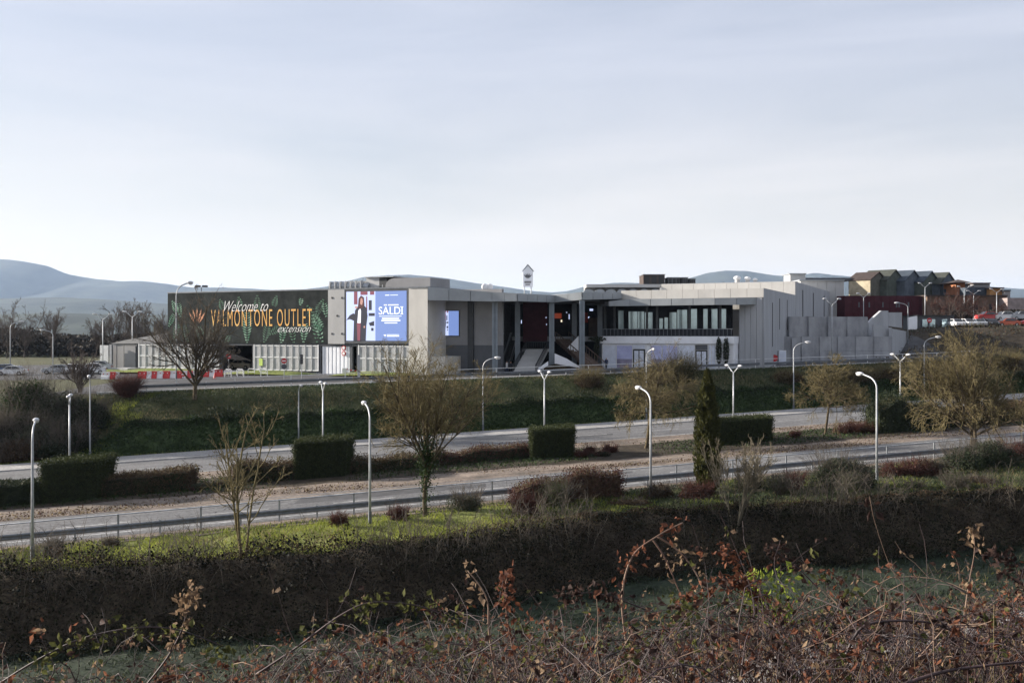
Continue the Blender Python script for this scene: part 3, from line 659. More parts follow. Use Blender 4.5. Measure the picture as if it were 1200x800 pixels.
for i in range(len(KP) - 1):
    a, b = Vector((*pts[i], 0)), Vector((*pts[i + 1], 0)); nrm = Vector((b - a).yxz); nrm = Vector(((b - a).y, -(b - a).x, 0)).normalized() * 0.12
    nseg = max(2, int((b - a).length / 2.4))
    for j in range(nseg):
        t0, t1 = j / nseg + 0.004, (j + 1) / nseg - 0.004
        mm = MB(); P = [a.lerp(b, t0), a.lerp(b, t1)]; Z0 = [zb[i] + (zb[i + 1] - zb[i]) * t for t in (t0, t1)]; Z1 = [zt[i] + (zt[i + 1] - zt[i]) * t for t in (t0, t1)]
        ring = [(P[0] + nrm * .02), (P[1] + nrm * .02), (P[1] + nrm), (P[0] + nrm)]
        mm.hexa([(p.x, p.y, z - 0.03) for p, z in zip(ring, (Z0[0], Z0[1], Z0[1], Z0[0]))] + [(p.x, p.y, z + 0.03) for p, z in zip(ring, (Z1[0], Z1[1], Z1[1], Z1[0]))])
        mm.build('fascia_panel', 'fascia', ent)
def twin_column(px, Y, ztop, zbot=None):
    p = gp(px, Y); zb_ = p.z if zbot is None else zbot; mb = MB()
    mb.box(p.x - 0.36, p.x - 0.12, p.y - 0.2, p.y + 0.2, zb_ - 0.2, ztop); mb.box(p.x + 0.12, p.x + 0.36, p.y - 0.2, p.y + 0.2, zb_ - 0.2, ztop); mb.box(p.x - 0.117, p.x + 0.117, p.y - 0.05, p.y + 0.05, zb_ - 0.2, ztop)
    c = mb.build('column', 'steel_blue', ent); mb = MB(); mb.box(p.x - 0.45, p.x + 0.45, p.y - 0.35, p.y + 0.35, zb_ - 0.2, zb_ + 0.08); mb.build('base_plate', 'dark_metal', c)
twin_column(580, 133.2, ZC + 4.3); twin_column(606.5, 140.5, ZC + 4.45); twin_column(646.5, 139.8, ZC + 4.3); twin_column(682, 136.2, ZC + 4.4); twin_column(673, 152, ZC + 4.6); twin_column(703, 150, ZC + 4.6)

# --- dark entrance hall behind the canopy
hall = thing('entrance_hall', 'shadowy open entrance hall with maroon wall under the faceted canopy', 'hall', tuple(gp(630, 160)))
def wbox(name, m, parent, x0, x1, y0, y1, z0, z1): mb = MB(); mb.box(x0, x1, y0, y1, z0, z1); return mb.build(name, m, parent)
def pxbox(name, m, parent, px0, px1, py0, py1, Y, d=0.3):
    a, b = at(px0, py1, Y), at(px1, py0, Y); return wbox(name, m, parent, a.x, b.x, Y, Y + d, a.z, b.z)
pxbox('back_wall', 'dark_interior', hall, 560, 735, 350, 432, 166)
pxbox('maroon_wall', 'maroon', hall, 613, 641.5, 352, 401, 150, 1.2)
for i in range(5): pxbox('door_leaf', 'dark_interior', hall, 652 + i * 7, 658 + i * 7, 358, 394, 164.2, 0.1)
pxbox('shop_sign', 'sign_orange', hall, 650, 658, 367, 373, 163.5, 0.2)
for i, (px, py, w, h) in enumerate(((658, 376, 1.6, 2.5), (664, 366, 1.2, 1), (693, 363, 4, 2.5), (703, 364, 2, 1), (709, 368, 1, 5), (667, 371, 1, 6), (690, 372, 1.5, 2), (721, 376, 1.4, 1.4), (585, 398, 1, 1), (594, 404, 1.2, 1), (640, 372, .8, 1.5), (640.5, 380, .8, 1.5), (611, 377, 1, 4))):
    pxbox('wall_lamp', 'bulb' if i in (0, 8, 9, 7) else 'led_pale', hall, px - w / 2, px + w / 2, py - h / 2, py + h / 2, 149.8 if 605 < px < 642 else 163.0, 0.1)
pxbox('upper_floor', 'concrete', hall, 600, 735, 394.5, 400, 152, 20)
pxbox('shop_display', 'timber', hall, 690, 703, 372, 394, 160, 0.5); pxbox('shop_display', 'sign_red', hall, 684, 689, 366, 378, 162, 0.3)
# escalators
for i, px in enumerate((588, 597)):
    e = thing('escalator', ('dark escalator beside the grey screen wall', 'dark escalator between the two steel columns')[i], 'escalator', tuple(gp(px, 142)))
    a, b = at(px - 5, 434, 140.5), at(px + 6, 398, 149)
    for s in (-0.5, 0.5):
        mb = MB(); d = Vector((s, 0, 0)); mb.slab([a + d, b + d, b + d + Vector((0, 0, 1)), a + d + Vector((0, 0, 1))], (0.08, 0, 0)); mb.build('balustrade', 'dark_metal', e)
        mb = MB(); mb.tube([a + d + Vector((.04, 0, 1.05)), b + d + Vector((.04, 0, 1.05))], 0.06, 6); mb.build('handrail', 'galv', e)
    for j in range(16):
        c = a.lerp(b, (j + .5) / 16); wbox('step', 'grey_dark', e, c.x - .4, c.x + .4, c.y - .3, c.y + .3, c.z - .25, c.z + .05)
# stairs
def flight(root, a, b, wdir, width, n, m='concrete_light'):
    w = Vector(wdir).normalized() * width
    for j in range(n):
        p0, p1 = a.lerp(b, j / n), a.lerp(b, (j + 1) / n); z = a.z + (b.z - a.z) * (j + 1) / n
        base = [p0, p0 + w, p1 + w, p1]
        mb = MB(); mb.hexa([(q_.x, q_.y, z - 0.6) for q_ in base] + [(q_.x, q_.y, z) for q_ in base]); mb.build('step', m, root)
def railing(root, a, b, n, h=1.05, m='dark_metal', r=0.055):
    mb = MB(); up = Vector((0, 0, h)); mb.tube([a + up, b + up], r * 1.5, 6); rl = mb.build('handrail', m, root)
    for j in range(n + 1):
        c = a.lerp(b, j / n); mb = MB(); mb.tube([c, c + up], r, 5); mb.build('baluster', m, root)
sa = thing('stair', 'pale stone stair rising from the forecourt to the maroon wall', 'stair', tuple(gp(612, 135)))
A0, A1 = gp(601, 135.5, 0.1), at(617, 409, 144); flight(sa, A0, A1, (1, 0.15, 0), 3.1, 20)
pxbox('landing', 'concrete_light', sa, 612, 646, 409, 412, 144, 6)
railing(sa, A0 + Vector((0, 0, 0)), A1, 12); railing(sa, A0 + Vector((3.1, .45, 0)), A1 + Vector((3.1, .45, 0)), 12); railing(sa, at(617, 409, 145), at(641, 409, 145), 9)
sb = thing('stair', 'brown railed stair climbing beside the white sloped parapets', 'stair', tuple(gp(692, 139)))
B0, B1 = gp(694, 138.5, 0.1), at(651, 397, 150); flight(sb, B0, B1, (0.7, 0.7, 0), 3.0, 22, 'timber')
railing(sb, B0, B1, 14, m='timber', r=0.05); railing(sb, B0 + Vector((2.1, 2.1, 0)), B1 + Vector((2.1, 2.1, 0)), 14, m='timber', r=0.05)
pw = thing('planter', 'white wedge shaped planter walls around a steel column at the stairs', 'planter', tuple(gp(652, 138)))
for poly, Y in ((((627, 434), (642.5, 423), (642.5, 428), (633, 434)), 137.6), (((650, 414), (664, 420), (683, 431.5), (650, 426)), 138.2), (((626, 434), (683, 431.5), (683, 436), (626, 438)), 137.0), (((664.5, 408), (678, 393.5), (678, 416.5), (672, 412)), 146)):
    mb = MB(); mb.slab([at(px, py, Y) for px, py in poly], (0, 0.35, 0)); mb.build('parapet', 'white_wall', pw)
mb = MB(); mb.slab([at(632, 433.5, 137.45), at(645, 427.5, 137.45), at(652, 426, 137.45), at(680, 432.5, 137.45)], (0, 0.1, 0)); mb.build('soil_bed', 'soil', pw)

# --- terrace block
tv = 20.0
t0, t1 = U(703, tv), U(860, tv)
h_floor, h_band, h_bot = H(394, U(780, tv), tv), H(402.5, U(780, tv), tv), -6.2
tb = bld('terrace_building', 'white fronted shop block with dark glazed terrace beneath a cream parapet', 'building', (t0 + t1) / 2, tv)
lb('balcony_band', 'white_wall', tb, (t0, t1, tv, tv + 8, h_band, h_floor))
lb('shop_wall', 'white_wall', tb, (t0 + 0.3, t1 - 0.1, tv + 0.35, tv + 8, h_bot, h_band - 0.003))
sv = tv + 0.30
def shop(name, m, px0, px1, py0, py1, d=0.06, parent=None):
    ua, ub = U(px0, sv), U(px1, sv); u = (ua + ub) / 2; return lb(name, m, parent or tb, (ua, ub, sv - d, sv + 0.045, H(py1, u, sv), H(py0, u, sv)))
for px0, px1, m in ((707, 722, 'poster_pale'), (723, 741, 'poster_blue'), (763, 775.5, 'poster_blue'), (776.5, 794, 'poster_blue'), (795, 814, 'poster_pale'), (831, 838, 'poster_pale')):
    shop('poster', m, px0, px1, 405, 431)
for px0, px1 in ((723, 741), (763, 775.5)): shop('poster_foot', 'poster_mauve', px0, px1, 420.5, 431, 0.08)
for px0, px1, top in ((742, 756, 409), (815, 829, 410)):
    fr_ = shop('door_frame', 'dark_metal', px0, px1, top, 431.5, 0.07)
    for a, b in ((px0 + 1.5, (px0 + px1) / 2 - .6), ((px0 + px1) / 2 + .6, px1 - 1.5)): shop('door_pane', 'poster_pale', a, b, top + 1.8, 431, 0.09, fr_)
shop('lintel_panel', 'poster_pale', 742, 755, 404.5, 408.5); shop('lintel_panel', 'grey_dark', 815, 829, 404, 409.5)
for px in (706, 722.5, 741.5, 757, 762.5, 776, 794.5, 814.5, 830, 834): shop('mullion', 'white_paint', px - 0.35, px + 0.35, 403.5, 431.5, 0.12)
# terrace interior
tw = tv + 7.5; w0, w1 = U(703, tw), U(858, tw); ht_in = H(356, U(780, tw), tw)
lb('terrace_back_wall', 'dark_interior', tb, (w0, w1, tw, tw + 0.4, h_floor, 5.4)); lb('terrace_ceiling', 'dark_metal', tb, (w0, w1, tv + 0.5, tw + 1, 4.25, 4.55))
for px0, px1, top in ((725, 731, 364), (737, 747, 365), (747.6, 755, 365), (756, 765, 366), (773, 777, 373), (779, 783, 372), (785, 793, 366), (794, 799, 363), (799.6, 805.5, 363), (810, 817, 362), (824.5, 829.5, 362), (834, 841, 362), (845.5, 851, 362)):
    ua, ub = U(px0, tw), U(px1, tw); wf = lb('window', 'dark_metal', tb, (ua - .06, ub + .06, tw - .1, tw - .003, H(386, ua, tw), H(top, ua, tw) + .05)); lb('pane', 'window_glass', wf, (ua, ub, tw - .13, tw - .103, H(385.5, ua, tw), H(top, ua, tw)))
for px in (709, 720, 758, 770, 808, 844):
    u = U(px, tv + 1); lb('terrace_post', 'dark_metal', tb, (u - .14, u + .14, tv + .9, tv + 1.2, h_floor, 4.3))
for i in range(34):      # railing of the terrace
    u = t0 + 0.4 + (t1 - t0 - 0.8) * i / 33; lb('baluster', 'galv_dark', tb, (u - .025, u + .025, tv + .25, tv + .3, h_floor, h_floor + 1.0))
lb('handrail', 'galv_dark', tb, (t0 + .2, t1 - .2, tv + .22, tv + .33, h_floor + 1.0, h_floor + 1.07))
lb('rail_glass', 'dark_interior', tb, (t0 + .3, t1 - .3, tv + .34, tv + .36, h_floor + .08, h_floor + .95))
# concrete mass to the right, with joints
cv = 23.2; uK = U(895, cv); uJ = U(860.5, tv)
lb('concrete_core', 'concrete', tb, (uJ, uK - 0.2, cv + .2, 51, h_bot, HT - 0.1))
panels(tb, 'concrete_panel', 'concrete', uJ, uK - 0.2, cv, cv + .19, h_bot, 4.95, 4); panels(tb, 'parapet_panel', 'cream', U(728, cv), uK, cv - .05, cv + .25, 4.97, HT, 9)
side_panels(tb, 'side_panel', 'concrete', cv + .26, 51, uK - .19, uK, h_bot, HT, 9)
lb('roof_slab', 'concrete_light', tb, (U(728, cv), uK - .3, cv + .3, 51, 5.0, 5.6))
for vv in (30, 36, 43): lb('slot_window', 'black', tb, (uK, uK + .02, vv - .25, vv + .25, 0.5 if vv > 31 else -2, 5.2 if vv > 31 else 4.4))
# lower canopy fascia, zigzag
TP = [(703, 149, 353.5, 358.5), (714, 143.5, 353, 358.5), (738, 143, 350.5, 358.3), (838, 138, 349.5, 357), (863, 137.2, 349, 357), (886, 139.5, 348.8, 356.5)]
cb_ = [(892, 142, 350, 356), (730, 151, 352, 358)]
pts2 = [((p[0] - 600) / F * p[1], p[1]) for p in TP + cb_]; zt2 = [ZC + (HY - p[2]) * p[1] / F for p in TP + cb_]; zb2 = [ZC + (HY - p[3]) * p[1] / F for p in TP + cb_]
can = thing('terrace_canopy', 'thin folded grey canopy projecting over the dark terrace', 'canopy', (pts2[3][0], pts2[3][1], zb2[3]))
mb = MB(); mb.prism(pts2, zb2, zt2); mb.build('canopy_slab', 'grey_dark', can)
for i in range(len(TP) - 1):
    a, b = Vector((*pts2[i], 0)), Vector((*pts2[i + 1], 0)); nrm = Vector(((b - a).y, -(b - a).x, 0)).normalized() * 0.08; nseg = max(1, int((b - a).length / 3))
    for j in range(nseg):
        s0, s1 = j / nseg + .003, (j + 1) / nseg - .003; P = [a.lerp(b, s0), a.lerp(b, s1)]; mm = MB(); ring = [P[0] + nrm * .05, P[1] + nrm * .05, P[1] + nrm, P[0] + nrm]
        z0 = [zb2[i] + (zb2[i + 1] - zb2[i]) * s for s in (s0, s1)]; z1 = [zt2[i] + (zt2[i + 1] - zt2[i]) * s for s in (s0, s1)]
        mm.hexa([(p.x, p.y, z - .02) for p, z in zip(ring, (z0[0], z0[1], z0[1], z0[0]))] + [(p.x, p.y, z + .02) for p, z in zip(ring, (z1[0], z1[1], z1[1], z1[0]))]); mm.build('fascia_panel', 'fascia', can)
# --- taller hall behind
rb = bld('hall_building', 'taller pale concrete hall rising behind the terrace block', 'building', 30, 55)
v2 = 51.9; H2 = 8.45; q0 = U(775, v2); q1 = U(932, v2)
lb('hall_core', 'concrete', rb, (q0 + .1, q1 - .2, v2 + .2, 118, -6, H2 - .1)); panels(rb, 'front_panel', 'cream', q0, q1, v2, v2 + .19, 4, H2, 12)
side_panels(rb, 'side_panel', 'concrete', v2 + .2, 118, q1 - .19, q1, -6, H2, 13)
lb('rear_wing', 'concrete_light', rb, (U(690, 60), q0 + .05, 60, 117, -6, H2 - .05))
lb('roof_cap', 'concrete_light', rb, (q0, q1 - .05, v2 + .05, 118, H2 + .002, H2 + .12))
for vv in (60, 73, 88, 104): lb('slot_window', 'black', rb, (q1 + .002, q1 + .02, vv - .5, vv + .5, 1.5, 7.4))
for vv in (66, 80, 96): lb('awning', 'dark_metal', rb, (q1 + .002, q1 + 1.4, vv - 3, vv + 2.5, 2.0, 2.9))
# sawtooth roof strip between canopy and hall
st_ = thing('roof_monitor', 'long pale roof strip with arched lights behind the entrance canopy', 'roof', tuple(at(730, 343, 175)))
a, b = at(687, 342.5, 175), at(776, 333, 175); wbox('top_beam', 'concrete_light', st_, a.x, b.x, 175, 181, b.z - .55, b.z)
wbox('back_panel', 'grey_render', st_, a.x, b.x, 178, 181, a.z - 1.5, b.z - .553)
for i in range(7):
    c = at(690 + 13 * i, 343, 174.6); mb = MB(); poly = [(c.x + 1.0 * math.cos(x), 174.6, c.z - .1 + 0.75 * math.sin(x)) for x in np.linspace(0, math.pi, 9)]; mb.slab(poly, (0, 2.5, 0)); mb.build('arched_light', 'fascia', st_)
# plant on the hall roof
def unit_on(name, label, px0, px1, py0, py1, Y, d, m, cat='roof unit', vents=True):
    a, b = at(px0, py1, Y), at(px1, py0, Y); a.z = ZC + H2 - .04; t = thing(name, label, cat, (a.x, Y, a.z)); wbox('casing', m, t, a.x, b.x, Y, Y + d, a.z, b.z); wbox('lid', 'galv_dark', t, a.x - .1, b.x + .1, Y - .1, Y + d + .1, b.z + .003, b.z + .12)
    if vents:
        for i in range(3):
            x = a.x + (b.x - a.x) * (i + .5) / 3; wbox('grille', 'black', t, x - (b.x - a.x) / 8, x + (b.x - a.x) / 8, Y - .05, Y - .003, a.z + .15, b.z - .15)
unit_on('chiller', 'dark brown trapezoid chiller box on the hall roof', 754, 779, 322, 331.5, 186, 6, 'roof_brown')
unit_on('fan_unit', 'low black fan unit beside the brown chiller box', 783, 797, 325.5, 331.5, 186, 4, 'grey_dark'); unit_on('fan_unit', 'low black fan unit with grey pipe, third box along the hall roof', 799, 806, 325.5, 331.5, 186, 4, 'grey_dark'); unit_on('fan_unit', 'smallest black fan unit at the end of the hall roof row', 808.5, 815, 327, 331.5, 186, 3, 'grey_dark')
for px, py, s, nm in ((864, 325, .9, 'tall'), (876, 327.5, .8, 'round'), (885, 328.5, .6, 'small')):
    p = at(px, 331.5, 182); dz_ = p.z - (ZC + H2 + .1); p.z -= dz_; t = thing('roof_vent', f'{nm} white domed vent on the pale hall roof', 'vent', tuple(p)); mb = MB(); mb.tube([p, p + Vector((0, 0, dz_ + s * .9))], s * .5, 10); mb.build('stack', 'concrete_light', t); mb = MB(); mb.ball(p + Vector((0, 0, dz_ + s * 1.0)), (s * .75, s * .75, s * .45), 10, 6); mb.build('cowl', 'white_plastic', t, smooth=True)
for px, lbl in ((568, 'left'), (574, 'right')):
    p = at(px, 341.5, 150); t = thing('satellite_dish', f'white satellite dish on the entrance canopy roof, {lbl} one of a pair' if False else 'white satellite dish on the entrance canopy roof', 'dish', tuple(p), group='dishes on the canopy roof'); mb = MB(); mb.tube([p - Vector((0, 0, .9)), p + Vector((0, 0, .5))], .05, 6); mb.build('mast', 'galv', t); mb = MB(); mb.ball(p + Vector((0, -.1, .7)), (.5, .16, .5), 10, 6); mb.build('dish', 'white_plastic', t, smooth=True)
# totem sign
p = at(618.5, 343, 149); t = thing('totem_sign', 'white house shaped totem sign standing above the entrance canopy', 'sign', tuple(p))
sx = 149 / F; mb = MB(); bx0, bx1 = at(613, 336, 149), at(624.5, 336, 149); top = at(618.5, 310.8, 149); ev = at(612.5, 318, 149)
mb.slab([bx0, bx1, (bx1.x, 149, ev.z), top, (bx0.x, 149, ev.z)], (0, .9, 0)); bo = mb.build('sign_board', 'white_wall', t)
mb = MB(); mb.slab([(bx0.x - .12, 148.95, ev.z - .05), (top.x, 148.95, top.z), (bx1.x + .12, 148.95, ev.z - .05), (bx1.x + .12, 148.95, ev.z + .1), (top.x, 148.95, top.z + .18), (bx0.x - .12, 148.95, ev.z + .1)], (0, 1.0, 0)); mb.build('roof_edge', 'galv_dark', t)
mb = MB()
for i in range(5):
    a = math.radians(90 + (i - 2) * 20); c = Vector((top.x, 148.98, ev.z - 1.15)); d = Vector((math.cos(a), 0, math.sin(a))); n_ = Vector((-d.z, 0, d.x)) * .09
    mb.slab([c + d * .1, c + d * .55 + n_, c + d * .95, c + d * .55 - n_], (0, -.02, 0))
mb.build('fan_logo', 'grey_dark', bo)
mb = MB(); mb.box(top.x - .5, top.x + .5, 148.95, 148.99, ev.z - 1.75, ev.z - 1.45); mb.box(top.x - .35, top.x + .35, 148.95, 148.99, ev.z - 2.05, ev.z - 1.88); mb.build('lettering_band', 'grey_render', bo)
for s in (-.5, .5): mb = MB(); mb.tube([(top.x + s, 149.4, p.z - .4), (top.x + s, 149.4, bx0.z)], .07, 6); mb.build('leg', 'galv', t)

# --- concrete service walls stepping down on the right
sw = thing('service_yard_wall', 'weathered grey concrete service yard walls stepping right of the terrace block', 'wall', tuple(gp(980, 152)))
def wall_px(name, m, parent, pts, Y0, Y1, d=0.5):
    """outline in photo pixels on a vertical plane running from depth Y0 (first column) to Y1 (last column)"""
    xs_ = [p[0] for p in pts]; a, b = min(xs_), max(xs_)
    A_, B_ = at(a, HY, Y0), at(b, HY, Y1)
    def onp(px, py):
        t = (px - 600) / F; dx, dy = B_.x - A_.x, B_.y - A_.y; s = (t * A_.y - A_.x) / (dx - t * dy); return at(px, py, A_.y + s * dy)
    n_ = Vector((-(B_ - A_).y, (B_ - A_).x, 0)).normalized() * d
    mb = MB(); mb.slab([onp(*p) for p in pts], n_); return mb.build(name, m, parent)
for i in range(4): wall_px('wall_panel', 'concrete_rough', sw, [(925 + i * 22.8, 371), (947.7 + i * 22.8, 371), (947.7 + i * 22.8, 396), (925 + i * 22.8, 396)], 156, 156.5)
wall_px('backing_wall', 'concrete_rough', sw, [(924.5, 371.5), (1017, 371.5), (1017, 434), (924.5, 434)], 156.7, 157.2)
for i in range(6): wall_px('wall_panel', 'concrete_rough', sw, [(918 + i * 21.3, 394.3), (939.2 + i * 21.3, 394.3), (939.2 + i * 21.3, 411), (918 + i * 21.3, 411)], 154.2, 154.4, .4)
for i in range(6): wall_px('wall_panel', 'concrete_rough', sw, [(918 + i * 21.3, 411.2), (939.2 + i * 21.3, 411.2), (939.2 + i * 21.3, 434), (918 + i * 21.3, 434)], 154.2, 154.4, .4)
wall_px('gate', 'concrete', sw, [(928, 396), (938, 396), (938, 432), (928, 432)], 154.0, 154.05, .12)
wall_px('roller_shutter', 'grey_render', sw, [(906, 372), (923, 372), (923, 402), (906, 402)], 158, 158.4)
wall_px('yard_wall', 'concrete', sw, [(1018, 378), (1024, 372), (1033, 364), (1041, 364), (1041, 394), (1018, 394)], 158, 160); wall_px('yard_wall', 'concrete', sw, [(1041.3, 366), (1057, 366), (1057, 384), (1041.3, 382)], 160, 163)
wall_px('yard_wall', 'concrete', sw, [(1024, 380), (1045, 384), (1045, 396), (1024, 394)], 154.8, 155.4); wall_px('end_wall', 'concrete', sw, [(1045.5, 385), (1062, 388), (1062, 428), (1045.5, 430)], 154.4, 166)
wall_px('sill_shelf', 'concrete_light', sw, [(917, 427), (1045, 427), (1045, 429), (917, 429)], 153.6, 153.8, .4)

# ------------------------------------------------------------------ grey shed left of the hoarding
sh = thing('grey_shed', 'grey metal clad shed with sloping roof left of the hoarding', 'shed', L(U(150, 3), 3, gl(U(150, 3), 3)))
s0, s1 = U(131, 3), uL + 0.3
n = 9
for i in range(n):
    w = (s1 - s0) / n; lb('cladding_sheet', 'grey_render', sh, (s0 + i * w + .015, s0 + (i + 1) * w - .015, 3 + .03 * (i % 2), 3.2, -6.4, -1.75))
lb('shed_core', 'grey_dark', sh, (s0, s1, 3.21, 14, -6.4, -1.76))
e = U(197, 3); mb = MB(); mb.slab([L(s0 - .2, 2.8, -1.75), L(s0 + 3.5, 2.8, -1.1), L(e + 1, 2.8, 0.1), L(e + 1, 2.8, -1.6), L(s1, 2.8, -1.7)], Vector((E2[0], E2[1], 0)) * 11); mb.build('roof', 'grey_render', sh)
dr = lb('door', 'grey_render', sh, (U(146, 2.9), U(159, 2.9), 2.85, 2.98, -6.2, -2.1)); lb('door_frame', 'dark_metal', dr, (U(144.8, 2.9), U(160.4, 2.9), 2.9, 2.995, -6.2, -1.85))
lb('screen_wall', 'galv', sh, (U(117, 2), U(127, 2), 2, 2.1, -5.9, -2)); lb('corner_post', 'galv_dark', sh, (U(128.2, 2), U(130.8, 2), 2, 2.3, -6.3, -1.9))
lb('step_block', 'concrete_light', sh, (U(137, 0), U(158, 0), -1.5, 1, -6.6, gl(U(150, 0), 0) + 0.55))
# lawn mounds before the parking floor
def lawn(px0, px1, v0, v1, hgt, name='lawn'):
    ua, ub = U(px0, 0), U(px1, 0); patch(name, lambda a, b: L(ua + (ub - ua) * a, v0 + (v1 - v0) * b, 0)[:2], 30, 10, lambda a, b: 0.06 + hgt * math.sin(math.pi * min(1, max(0, a)) ) ** .5 * math.sin(math.pi * (0.08 + 0.9 * b)) ** .8, 'lawn')
lawn(160, 262, -6, -0.3, 0.7); lawn(283, 373, -5.5, -0.3, 0.55); lawn(408, 500, -5, -0.3, 0.6)
lawn(84, 160, -6, 2, 0.4)
# painted arrow on the ramp
u = U(382, -3); mb = MB()
for du, w in ((0, 1.3),): 
    q_ = [L(u, -4.2, 0), L(u + .25, -4.2, 0), L(u + 1.1, -1.9, 0), L(u + .85, -1.9, 0)]; mb.quad(*[(p[0], p[1], g(p[0], p[1]) + .06) for p in q_])
mb.build('road_marking', 'paint', kind='structure')

# ------------------------------------------------------------------ far right buildings
def facade(name, label, px0, px1, py0, py1, Y0, Y1, d, m, cat='building', roof=None, n=1, part='wall_panel'):
    t = thing(name, label, cat, tuple(at((px0 + px1) / 2, py1, (Y0 + Y1) / 2)))
    for i in range(n):
        a, b = px0 + (px1 - px0) * i / n, px0 + (px1 - px0) * (i + 1) / n; ya, yb = Y0 + (Y1 - Y0) * i / n, Y0 + (Y1 - Y0) * (i + 1) / n
        g0 = 0.12 if n > 1 else 0
        wall_px(part, m, t, [(a + g0, py0), (b - g0, py0), (b - g0, py1), (a + g0, py1)], ya, yb, d)
    if roof: wall_px('roof_edge', roof, t, [(px0 - 1, py0 - 1.4), (px1 + 1, py0 - 1.4), (px1 + 1, py0 - .1), (px0 - 1, py0 - .1)], Y0 - .4, Y1 - .4, d + .8)
    return t
fm_ = facade('maroon_building', 'long dark maroon clad building below the row of gables', 990, 1086, 346.5, 386, 203, 207, 9, 'maroon', n=11)
for px in (1006, 1018, 1034, 1050, 1053, 1064): wall_px('vent_panel', 'grey_dark', fm_, [(px, 354), (px + 1.6, 354), (px + 1.6, 360), (px, 360)], 202.6, 202.6, .1)
facade('pale_hall', 'pale low hall with arched top left of the maroon building', 938, 989, 329, 372, 206, 206, 10, 'concrete_light', roof='fascia', n=5)
facade('white_roof_block', 'small white roof block above the pale low hall', 926, 944, 321.5, 330, 214, 214, 5, 'concrete_light', roof='galv'); facade('dark_roof_ridge', 'thin dark roof edge right of the white roof block', 944, 1000, 325.5, 328.5, 216, 216, 6, 'grey_dark', cat='roof')
fb = facade('brown_building', 'long brown rendered building right of the maroon cladding', 1086.5, 1180, 347, 386, 205, 208, 10, 'brown_wall', roof='roof_brown', n=7)
for px in (1100, 1118, 1142, 1160): wall_px('window', 'dark_interior', fb, [(px, 356), (px + 4, 356), (px + 4, 366), (px, 366)], 204.2, 204.2, .2)
facade('pink_building', 'pale pink rendered building at the end of the row', 1180.5, 1230, 349, 386, 204, 204, 10, 'pink_wall', n=4)
facade('terracotta_tower', 'narrow terracotta tower with wide dark flat roof', 1120, 1131, 330, 348, 214, 214, 6, 'terracotta')
tt = thing('tower_roof', 'wide dark overhanging roof on the terracotta tower', 'roof', tuple(at(1126, 331, 214))); c0, c1, ap = at(1117.5, 331, 212.5), at(1138, 331, 212.5), at(1125, 327.2, 216)
mb = MB(); mb.v = [(c0.x, 212, c0.z), (c1.x, 212, c0.z), (c1.x, 222, c0.z), (c0.x, 222, c0.z), (ap.x, 217, ap.z)]; mb.f = [(0, 1, 4), (1, 2, 4), (2, 3, 4), (3, 0, 4), (3, 2, 1, 0)]; mb.build('hip_roof', 'roof_brown', tt)
facade('dark_roof_house', 'house with long dark blue roof between tower and ochre house', 1131.5, 1160, 337, 347, 212, 213, 8, 'roof_blue'); facade('pale_loft', 'pale grey loft standing above the dark blue roof', 1141, 1160, 332.5, 336.5, 217, 217, 5, 'grey_render', roof='roof_brown')
facade('ochre_house', 'small bright ochre house above the brown building', 1161, 1176, 338, 347, 211, 211, 6, 'ochre', roof='roof_brown'); facade('grey_turret', 'small grey turret right of the ochre house', 1177, 1184, 341, 349, 210, 210, 4, 'grey_render', roof='roof_blue')
# the five gabled houses
GD = Vector((0.72, 0.69, 0)); RD = Vector((-0.69, 0.72, 0))
def gable(label, px0, px1, pxa, pya, pye, Y, m, mr, left=None, dp=6.0):
    a = at(px0, 347.5, Y); b_t = (px1 - 600) / F; s = (b_t * a.y - a.x) / (GD.x - b_t * GD.y); w = s
    hb, he, ha = a.z - 2, at(px0, pye, Y).z, at(pxa, pya, Y + w * .35).z
    t = thing('gabled_house', label, 'house', (a.x, a.y, hb), group='row of gabled houses'); P = lambda s_, z: Vector((a.x, a.y, 0)) + GD * s_ + Vector((0, 0, z))
    mb = MB(); mb.slab([P(0, hb), P(w, hb), P(w, he), P(w / 2, ha), P(0, he)], RD * dp); mb.build('wall', m, t)
    for s0_, s1_ in ((0, .5), (1, .5)):
        k0, k1 = P(w * s0_ + (-.25 if s0_ == 0 else .25), he - .2), P(w * .5, ha + .02); mb = MB(); f_ = -RD * .25
        mb.hexa([k0 + f_, k1 + f_, k1 + RD * (dp + .2), k0 + RD * (dp + .2)] + [q_ + Vector((0, 0, .22)) for q_ in (k0 + f_, k1 + f_, k1 + RD * (dp + .2), k0 + RD * (dp + .2))]); mb.build('roof_slope', mr, t)
    if left: mb = MB(); mb.slab([P(0, hb) - GD * .06, P(0, he - .3) - GD * .06, P(0, he - .3) + RD * (dp - .1) - GD * .06, P(0, hb) + RD * (dp - .1) - GD * .06], GD * .05); mb.build('side_wall', left, t)
gable('olive gabled house with brown roof and sunlit straw side wall', 1020, 1039, 1028, 319.5, 327, 213, 'olive', 'roof_brown', 'straw', 5.0)
gable('tallest green gabled house next to the olive one', 1039, 1059, 1050, 316.8, 328, 215, 'green_wall', 'roof_olive'); gable('blue gabled house in the middle of the gable row', 1060, 1081, 1070, 317.6, 329, 217, 'blue_wall', 'roof_blue')
gable('dark green gabled house under a blue roof', 1081.5, 1101, 1091, 318.5, 330, 219, 'green_wall', 'roof_blue'); gable('blue grey gabled house with olive roof at the row end', 1101.5, 1121, 1111, 320, 332, 221, 'blue_wall', 'roof_olive')
